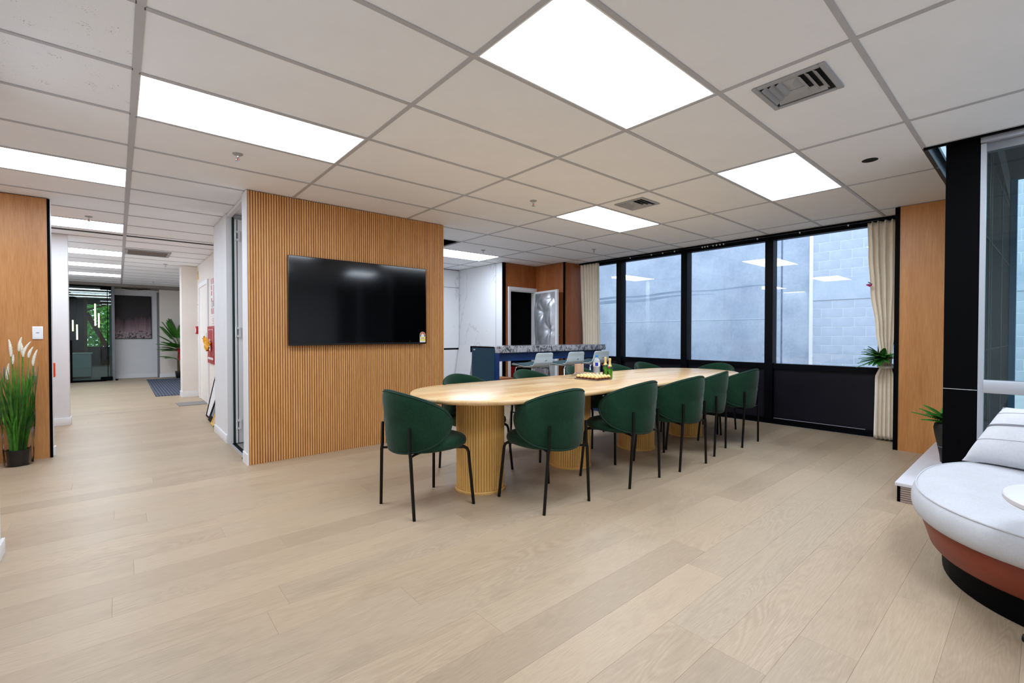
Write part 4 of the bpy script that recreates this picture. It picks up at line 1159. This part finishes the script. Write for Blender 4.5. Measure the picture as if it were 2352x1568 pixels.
# pampas grass in cellophane at the left timber panel
gx, gy = -.697, 6.075
pg = empty('potted_grass', (gx, gy, 0), 'tall artificial plume grass in black pot wrapped in cellophane', 'plant')
MB().lathe([(.062, 0), (.068, .003), (.078, .135), (.082, .138), (.082, .146), (.074, .146), (.07, .12)], (gx, gy, 0), 28).build('pot', 'pot', pg)
R_ = random.Random(11)
for k in range(110):
    az = R_.uniform(0, 2*PI); r0 = R_.uniform(0, .05); L = R_.uniform(.35, .86); le = R_.uniform(.03, .16); w = R_.uniform(.006, .012)
    pts = []; n = 9; tw = R_.uniform(-.6, .6)
    for i in range(n+1):
        s_ = i/n; rr_ = min(r0+le*s_**1.6, .105)
        pts.append(Vector((gx+rr_*cos(az+tw*s_), gy+rr_*sin(az+tw*s_), .12+L*s_-.10*max(0, s_-.7)*le*8)))
    m = MB(); sd = Vector((-sin(az+1.0), cos(az+1.0), 0))
    for i in range(n):
        a, b = w*(1-(i/n)**2.5), w*(1-((i+1)/n)**2.5)
        m.quad(pts[i]-sd*a, pts[i]+sd*a, pts[i+1]+sd*b, pts[i+1]-sd*b)
    m.build('leaf_blade', 'green3', pg, smooth=60)
for k, (x, z, h, dx) in enumerate(((-.728, .99, .155, -.012), (-.722, .92, .09, .005), (-.685, 1.035, .13, .018), (-.664, 1.0, .12, -.008), (-.655, .985, .14, .05), (-.62, .975, .10, .03), (-.595, .90, .15, .03), (-.76, .78, .15, .012))):
    y = gy+R_.uniform(-.04, .04)
    def pf(u, v, x=x, z=z, h=h, dx=dx, y=y):
        a = 2*PI*u; r = .013*math.sqrt(max(0.0, sin(PI*min(1, v*.93+.05))))*(1-.3*v)*(1+.12*sin(9*a+40*v))
        return (x+dx*v*v+r*cos(a), y+r*sin(a), z+h*v)
    pm = MB(); pm.grid(pf, 12, 24, cu=True)
    po = pm.build('plume', 'plume', pg, smooth=60)
    MB().tube([(gx+(x-gx)*.35, gy, .14), (gx+(x-gx)*.8, (y+gy)/2, .6), (x, y, z+.01)], .003, 5).build('plume_stem', 'green3', pg)
def cel(u, v):
    a = 2*PI*u; r = .088+.042*v+.006*sin(7*a+6*v)+.004*sin(13*a-9*v)
    return (gx+r*cos(a), gy+r*sin(a)*.95, .01+.88*v+.01*sin(3*a)*v)
MB().grid(cel, 48, 20, cu=True).build('cellophane_wrap', 'cello', pg, smooth=60)
# palm at the far end
px0, py0 = 1.30, 15.50
pp = empty('potted_palm', (px0, py0, 0), 'tall artificial palm in black pot at the corridor end', 'plant')
MB().rings([[(px0+sx*w, py0+sy*w, z) for sx, sy in ((-1,-1),(1,-1),(1,1),(-1,1))] for z, w in ((0, .10), (.19, .12))]).build('pot', 'pot', pp, bevel=.004)
for dx, h in ((-.04, .80), (.05, .70)):
    MB().tube([(px0+dx, py0, .18), (px0+dx*1.2, py0+.01, h*.55), (px0+dx*.8, py0, h)], [.032, .026, .02], 9).build('trunk', 'bark', pp)
for az, el, L, dr, z, dx in ((185, 82, .80, .25, .90, -.02), (170, 72, .80, .30, .92, -.03), (200, 66, .74, .35, .90, -.03), (150, 78, .82, .2, .95, 0), (20, 80, .82, .3, .92, .03), (-20, 66, .76, .4, .90, .03), (-60, 74, .8, .4, .95, .03), (178, 64, .70, .3, .94, -.02), (192, 76, .84, .2, .9, 0), (215, 74, .8, .3, .9, 0), (184, 52, .58, .5, .92, -.02), (198, 20, .42, .5, .84, -.02), (-85, 72, .74, .4, .92, 0),
        (182, 34, .50, .55, .90, -.03), (176, 20, .46, .45, .86, -.03), (205, 40, .46, .8, .84, -.03), (186, 38, .42, .75, .60, -.05), (210, 30, .38, .7, .62, -.04), (0, 35, .45, .8, .85, .04), (-40, 45, .5, .8, .8, .04), (235, 50, .5, .8, .86, 0), (262, 40, .45, .8, .80, 0), (150, 50, .5, .7, .86, 0)):
    m = MB(); frond(m, (px0+dx, py0, z-.12), math.radians(az), math.radians(el), L, dr, 26, .23, .026, .008, .55, t0=.42 if L > .6 else .25); m.build('frond', 'green2', pp, smooth=0)
kn = empty('red_knot_ornament', (1.265, 15.25, .75), 'red knotted ornament with tassel hanging on the palm', 'ornament')
MB().obox((1.265, 15.25, .77), (.04, 0, .04), (0, .012, 0), (-.04, 0, .04)).build('knot', 'redsilk', kn, bevel=.006)
MB().tube([(1.265, 15.25, .70), (1.265, 15.25, .66), (1.265, 15.25, .50)], [.01, .016, .022], 10).build('tassel', 'redsilk', kn)
MB().tube([(1.265, 15.25, .86), (1.275, 15.33, .95), (1.28, 15.42, 1.0)], .004, 5).build('hanging_loop', 'redsilk', kn)

# ------------------------------------------------------------------ CORRIDOR THINGS
ptg = empty('framed_painting', (.32, 16.33, 1.08), 'dark framed painting of northern lights over snowy peaks', 'painting')
bx('canvas', 'painting', -.06, .705, 16.318, 16.33, 1.09, 2.24, ptg)
m = MB()
for q in ((-.072, -.06, 1.078, 2.252), (.705, .717, 1.078, 2.252)): m.box(q[0], q[1], 16.308, 16.349, q[2], q[3])
m.box(-.06, .705, 16.308, 16.349, 1.078, 1.09).box(-.06, .705, 16.308, 16.349, 2.24, 2.252).build('picture_frame', 'matblack', ptg, smooth=0)
dm = MB().prism([(.54, 11.08), (1.62, 11.08), (1.66, 15.38), (.56, 15.40)], .0005, .010)
tag(dm.build('ribbed_floor_mat', 'mat_d', None, smooth=0), 'dark grey ribbed entrance mat on the corridor floor', 'mat')
gm = MB().prism([(.755, 9.33), (1.155, 9.33), (1.155, 9.80), (.745, 9.80)], .0005, .007)
tag(gm.build('door_mat', 'mat_g', None, smooth=0), 'small grey carpet strip before the service door', 'mat')
# fire cabinet, signs
XF = XW
fc = empty('fire_hose_cabinet', (XF, 8.78, .72), 'red fire hose cabinet door set in the corridor wall', 'cabinet')
bx('cabinet_frame', 'red', XF-.03, XF, 8.42, 9.13, .72, 1.325, fc, bevel=.004)
bx('cabinet_door', 'red', XF-.036, XF-.03, 8.46, 9.09, .76, 1.285, fc, bevel=.002)
m = MB(); xq = XF-.0365
for q in ((8.49, 9.06, 1.262, 1.268), (8.49, 8.50, .85, 1.262), (9.05, 9.06, .85, 1.262)): m.box(xq-.0008, xq, *q)
m.build('white_outline', 'whitep', fc, smooth=0)
m = MB(); R_ = random.Random(5); y = 8.50
while y < 9.04:
    w = R_.uniform(.02, .045); m.box(xq-.0008, xq, y, y+w, .785, .822); y += w+.012
m.build('white_lettering', 'whitep', fc, smooth=0)
m = MB(); m.rings([[(x_, 8.82+.075*cos(2*PI*k/24), 1.02+.10*sin(2*PI*k/24)) for k in range(24)] for x_ in (xq, xq-.002)]).build('oval_sticker', 'whitep', fc, smooth=0)
m = MB()
for k in range(4): m.box(xq-.003, xq-.002, 8.785, 8.855, .965+.035*k, .980+.035*k)
m.build('sticker_print', 'darkgreen', fc, smooth=0)
fl = empty('silk_flower', (XF-.06, 8.74, 1.04), 'yellow orange silk flower stuck on the red fire cabinet', 'flower')
R_ = random.Random(9)
for k in range(16):
    az = R_.uniform(0, 2*PI); rr_ = R_.uniform(.03, .105); c = Vector((XF-.065-.03*R_.random(), 8.74+rr_*cos(az)*1.2, 1.04+rr_*sin(az)))
    def pt(u, v, c=c, az=az, k=k):
        s_ = (u-.5)*2; t = v
        return c+Vector((-.03*sin(PI*t)+.02*s_*s_-.02*t, .075*s_*cos(az)*(.4+.6*sin(PI*t*.8+.3))+.06*t*sin(az), .075*s_*sin(az+1)*(.4+.6*sin(PI*t*.8))+.06*(t-.5)*cos(az*1.3)))
    MB().grid(pt, 7, 6).build('petal', 'silk', fl, smooth=180)
MB().tube([(XF-.037, 8.74, 1.04), (XF-.08, 8.74, 1.04)], .02, 8).build('flower_centre', 'silk', fl)
sg = empty('safety_sign', (XF, 8.76, 1.8), 'tall red and white fire hose sign above the red cabinet', 'sign')
y0, y1 = 8.60, 8.92
bx('sign_board', 'whitep', XF-.004, XF, y0, y1, 1.49, 2.11, sg)
m = MB(); xs = XF-.0046
for zz in (2.0, 1.52):
    for k in range(3): m.quad((xs, y0+.01+.105*k, zz), (xs, y0+.065+.105*k, zz), (xs, y0+.095+.105*k, zz+.095), (xs, y0+.04+.105*k, zz+.095))
m.build('hazard_stripes', 'redp', sg, smooth=0)
m = MB()
for z0_, z1_ in ((1.91, 1.985), (1.82, 1.895), (1.73, 1.78)): m.box(xs-.0004, xs, y0+.19, y0+.27, z0_, z1_)
m.box(xs-.0004, xs, y0, y0+.04, 1.64, 1.98); m.build('red_symbols', 'redp', sg, smooth=0)
m = MB(); R_ = random.Random(8)
for r_ in range(5):
    y = y0+.05
    while y < y1-.06:
        w = R_.uniform(.012, .03); m.box(xs-.0004, xs, y, y+w, 1.640+.02*r_, 1.650+.02*r_); y += w+.008
m.box(xs-.0004, xs, y0+.15, y0+.22, 1.625, 1.635).build('small_print', 'grey', sg, smooth=0)
s2 = empty('notice_sheet', (XF, 8.74, 1.42), 'small white notice with faint red lines under the fire sign', 'sign')
bx('paper', 'whitep', XF-.002, XF, 8.60, 8.84, 1.345, 1.475, s2)
m = MB()
for k in range(4): m.box(XF-.0026, XF-.002, 8.63, 8.80-.02*(k % 2), 1.36+.028*k, 1.368+.028*k)
m.build('red_lines', 'redp', s2, smooth=0)
ts = empty('warning_triangle', (XF, 10.48, 2.36), 'tall yellow warning triangle high by the corridor pillar', 'sign')
m = MB(); m.rings([[(x_, 10.39, 2.23), (x_, 10.57, 2.23), (x_, 10.48, 2.47)] for x_ in (XF, XF-.004)]); m.build('triangle_board', 'yellow', ts, smooth=0)
m = MB(); m.box(XF-.0046, XF-.004, 10.465, 10.495, 2.31, 2.39).box(XF-.0046, XF-.004, 10.465, 10.495, 2.27, 2.295).build('exclamation_mark', 'matblack', ts, smooth=0)
s3 = empty('narrow_notice', (XF, 10.5, 1.6), 'narrow white notice with red heading beside the service door', 'sign')
bx('paper', 'whitep', XF-.002, XF, 10.42, 10.56, 1.45, 1.78, s3); bx('red_heading', 'redp', XF-.0026, XF-.002, 10.43, 10.55, 1.745, 1.77, s3)
m = MB()
for k in range(9): m.box(XF-.0026, XF-.002, 10.44, 10.54, 1.48+.027*k, 1.487+.027*k)
m.build('print_lines', 'grey', s3, smooth=0)
cpn = empty('fire_call_point', (XF, 10.5, 1.28), 'red fire call point on the wall beside the service door', 'call point')
bx('box', 'red', XF-.045, XF, 10.42, 10.56, 1.20, 1.345, cpn, bevel=.004); bx('glass_panel', 'whitep', XF-.047, XF-.045, 10.45, 10.53, 1.235, 1.31, cpn); bx('label_strip', 'redp', XF-.002, XF, 10.45, 10.53, 1.36, 1.44, cpn)
# frames leaning on the service wall
def leaning(y0, y1, xb, h, bw, mat_f, mat_p, label, xt=None):
    xt = xt or 1.155-(.97-xb)*.4
    b = Vector((xb, 0, .0)); t = Vector((xt, 0, math.sqrt(h*h-(xt-xb)**2))); d = (t-b).normalized(); n = Vector((-d.z, 0, d.x))
    r = empty('picture_frame', (xb, (y0+y1)/2, 0), label, 'picture frame', 'picture frames leaning in the corridor')
    m = MB(); th = .012
    def bar(s0, s1, ya, yb):
        c = b+d*((s0+s1)/2)+Vector((0, (ya+yb)/2, 0))+n*th*.2+Vector((0, 0, .004)); m.obox(c, d*(s1-s0)/2, (0, (yb-ya)/2, 0), n*th)
    bar(0, bw, y0, y1); bar(h-bw, h, y0, y1); bar(bw, h-bw, y0, y0+bw); bar(bw, h-bw, y1-bw, y1)
    m.build('frame_border', mat_f, r, smooth=0)
    m2 = MB(); c = b+d*h/2+Vector((0, (y0+y1)/2, 0))+Vector((0, 0, .004)); m2.obox(c, d*(h/2-bw), (0, (y1-y0)/2-bw, 0), n*.005); m2.build('picture', mat_p, r, smooth=0)
leaning(7.22, 7.97, .975, .90, .016, 'matblack', 'whitep', 'tallest black framed picture leaning at the corridor corner')
leaning(6.90, 7.55, .948, .66, .07, 'matblack', 'grey', 'black thick framed picture leaning before the tallest frame')
leaning(6.78, 7.20, .932, .56, .022, 'yellow', 'tan', 'gold framed picture leaning in front of the black ones')
leaning(6.70, 6.93, .922, .30, .02, 'matblack', 'grey', 'smallest black frame at the front of the leaning pictures')
# orange chair beyond the panel
oc = empty('orange_chair', (-.78, 7.55, 0), 'orange plastic chair mostly hidden behind the left timber panel', 'chair')
bx('backrest', 'orange', -.98, -.545, 7.36, 7.385, .70, .868, oc, bevel=.012, seg=3)
bx('seat', 'orange', -.98, -.62, 7.37, 7.78, .43, .455, oc, bevel=.01, seg=3)
for x in (-.96, -.64):
    MB().tube([(x, 7.38, 0), (x, 7.373, .86)], .010, 8).build('leg', 'chrome', oc); MB().tube([(x, 7.76, 0), (x, 7.76, .432)], .010, 8).build('leg', 'chrome', oc)
sw_ = empty('light_switch', (-.577, 6.25, 1.205), 'white square switch plate on the left timber panel', 'switch')
bx('plate', 'plasticw', -.614, -.541, 6.240, 6.25, 1.143, 1.265, sw_, bevel=.003); bx('rocker', 'plasticw', -.603, -.552, 6.2388, 6.240, 1.155, 1.253, sw_, bevel=.0005, seg=1); bx('mark', 'grey', -.588, -.567, 6.2362, 6.237, 1.202, 1.207, sw_)
bf = empty('butterfly_decoration', (6.415, 1.285, 1.74), 'small magenta butterfly decoration clipped to the tied curtain', 'decoration')
for pts, mt in ((((6.40, 1.322, 1.748), (6.40, 1.30, 1.757), (6.41, 1.268, 1.752), (6.41, 1.265, 1.735), (6.40, 1.285, 1.722)), 'bfly'), (((6.38, 1.30, 1.782), (6.40, 1.292, 1.765), (6.41, 1.265, 1.752), (6.40, 1.275, 1.766)), 'matblack')):
    MB().rings([[Vector(p)+Vector((-.0008, 0, 0)) for p in pts], [Vector(p)+Vector((.0008, 0, 0)) for p in pts]]).build('wing', mt, bf, smooth=0)
MB().tube([(6.405, 1.262, 1.755), (6.41, 1.275, 1.74), (6.43, 1.285, 1.733)], .003, 6).build('body', 'matblack', bf)

# ------------------------------------------------------------------ SOFA, PILLOW, SIDE TABLE
so = empty('sofa', (3.4, -.6, 0), 'white upholstered sofa with rounded end over a rust leather base', 'sofa')
def plan(d, z, n=40, yb=-1.9):
    a, b, cy = .80-d, .70-d, -.25; out = []
    for k in range(n+1):
        t = PI*k/n; e = 2/2.3
        out.append((3.4+a*math.copysign(abs(cos(t))**e, cos(t)), cy+b*abs(sin(t))**e, z))
    out += [(3.4-a, -.8, z), (3.4-a, yb+d+.05, z), (3.4-a+.05, yb+d, z), (3.4+a-.05, yb+d, z), (3.4+a, yb+d+.05, z), (3.4+a, -.8, z)]
    return out
MB().rings([plan(d, z) for d, z in ((.08, .268), (.03, .270), (.005, .276), (-.010, .292), (-.017, .32), (-.018, .345), (-.012, .375), (-.002, .395), (.006, .402), (.03, .412), (.08, .424), (.16, .432), (.32, .437), (.5, .439), (.6, .440))]).build('seat_cushion', 'sofa', so, smooth=60)
MB().tube(plan(.002, .402), .0045, 6, closed=True).build('piping', 'sofa', so)
MB().rings([plan(d, z) for d, z in ((.095, .128), (.062, .131), (.054, .142), (.040, .19), (.024, .24), (.03, .272))]).build('base_band', 'leather', so, smooth=60)
MB().rings([plan(d, z) for d, z in ((.112, .0), (.107, .004), (.103, .131))]).build('plinth', 'matblack', so, smooth=50)
bk = MB().rings([[(4.0, -1.85, z), (4.18, -1.85, z), (4.18, -.30, z), (4.10, -.22, z), (4.02, -.28, z)] for z in (.42, .78)]); bk.build('back_cushion', 'sofa', so, bevel=.03, seg=3, fixn=True)
# pillow
pw = empty('pillow', (3.75, -.02, .44), 'white pillow with grey stitched stripes leaning on the sofa', 'pillow')
P0 = Vector((3.92, .305, .405)); e1 = Vector((-.30, -.47, .045)); e2 = Vector((.10, -.165, .335))
nn = e1.cross(e2).normalized()
if nn.x > 0: nn = -nn
def pil(u, v, sgn):
    U, V = 2*u-1, 2*v-1
    th = .105*(max(0, 1-abs(U)**2.6)*max(0, 1-abs(V)**2.6))**.55
    pin = 1-.06*(1-abs(V)**2)*abs(U)**3
    w = .008*sin(9*u+4*v)*(1-v)*4*u*(1-u)
    return P0+e1*(u+.03*sin(PI*v)*(1-2*u))+e2*(v+.03*sin(PI*u)*(1-2*v))+nn*(sgn*th+.03+w)
rg = []; NP = 28
m = MB()
m.grid(lambda u, v: pil(u, v, 1), NP, NP); m.grid(lambda u, v: pil(u, v, -1), NP, NP)
m.build('pillow_body', 'pillow', pw, smooth=180)
for v, r_ in ((.34, .0009), (.585, .0012), (.60, .0022), (.615, .0012), (.84, .0009)):
    MB().tube([pil(k/40, v, 1)+nn*.001 for k in range(1, 40)], r_, 5).build('stitched_stripe', 'stitch', pw)
# round side table
sc = (2.53, -.178)
sd = empty('side_table', (sc[0], sc[1], 0), 'round white topped side table standing in front of the sofa', 'side table')
MB().lathe([(.262, .576), (.272, .578), (.276, .583), (.276, .596), (.273, .600), (.268, .601)], (*sc, 0), 64).build('tabletop', 'plinth', sd)
MB().lathe([(.018, .03), (.016, .577)], (*sc, 0), 16).build('stem', 'black', sd)
for an in (65, 185, 305):
    t = math.radians(an); d_ = Vector((cos(t), sin(t), 0)); c_ = Vector((*sc, 0))
    MB().tube([c_+d_*.015+Vector((0, 0, .045)), c_+d_*.12+Vector((0, 0, .030)), c_+d_*.215+Vector((0, 0, .0215)), c_+d_*.238+Vector((0, 0, .0205))], [.018, .019, .0205, .016], 12).build('foot', 'black', sd)
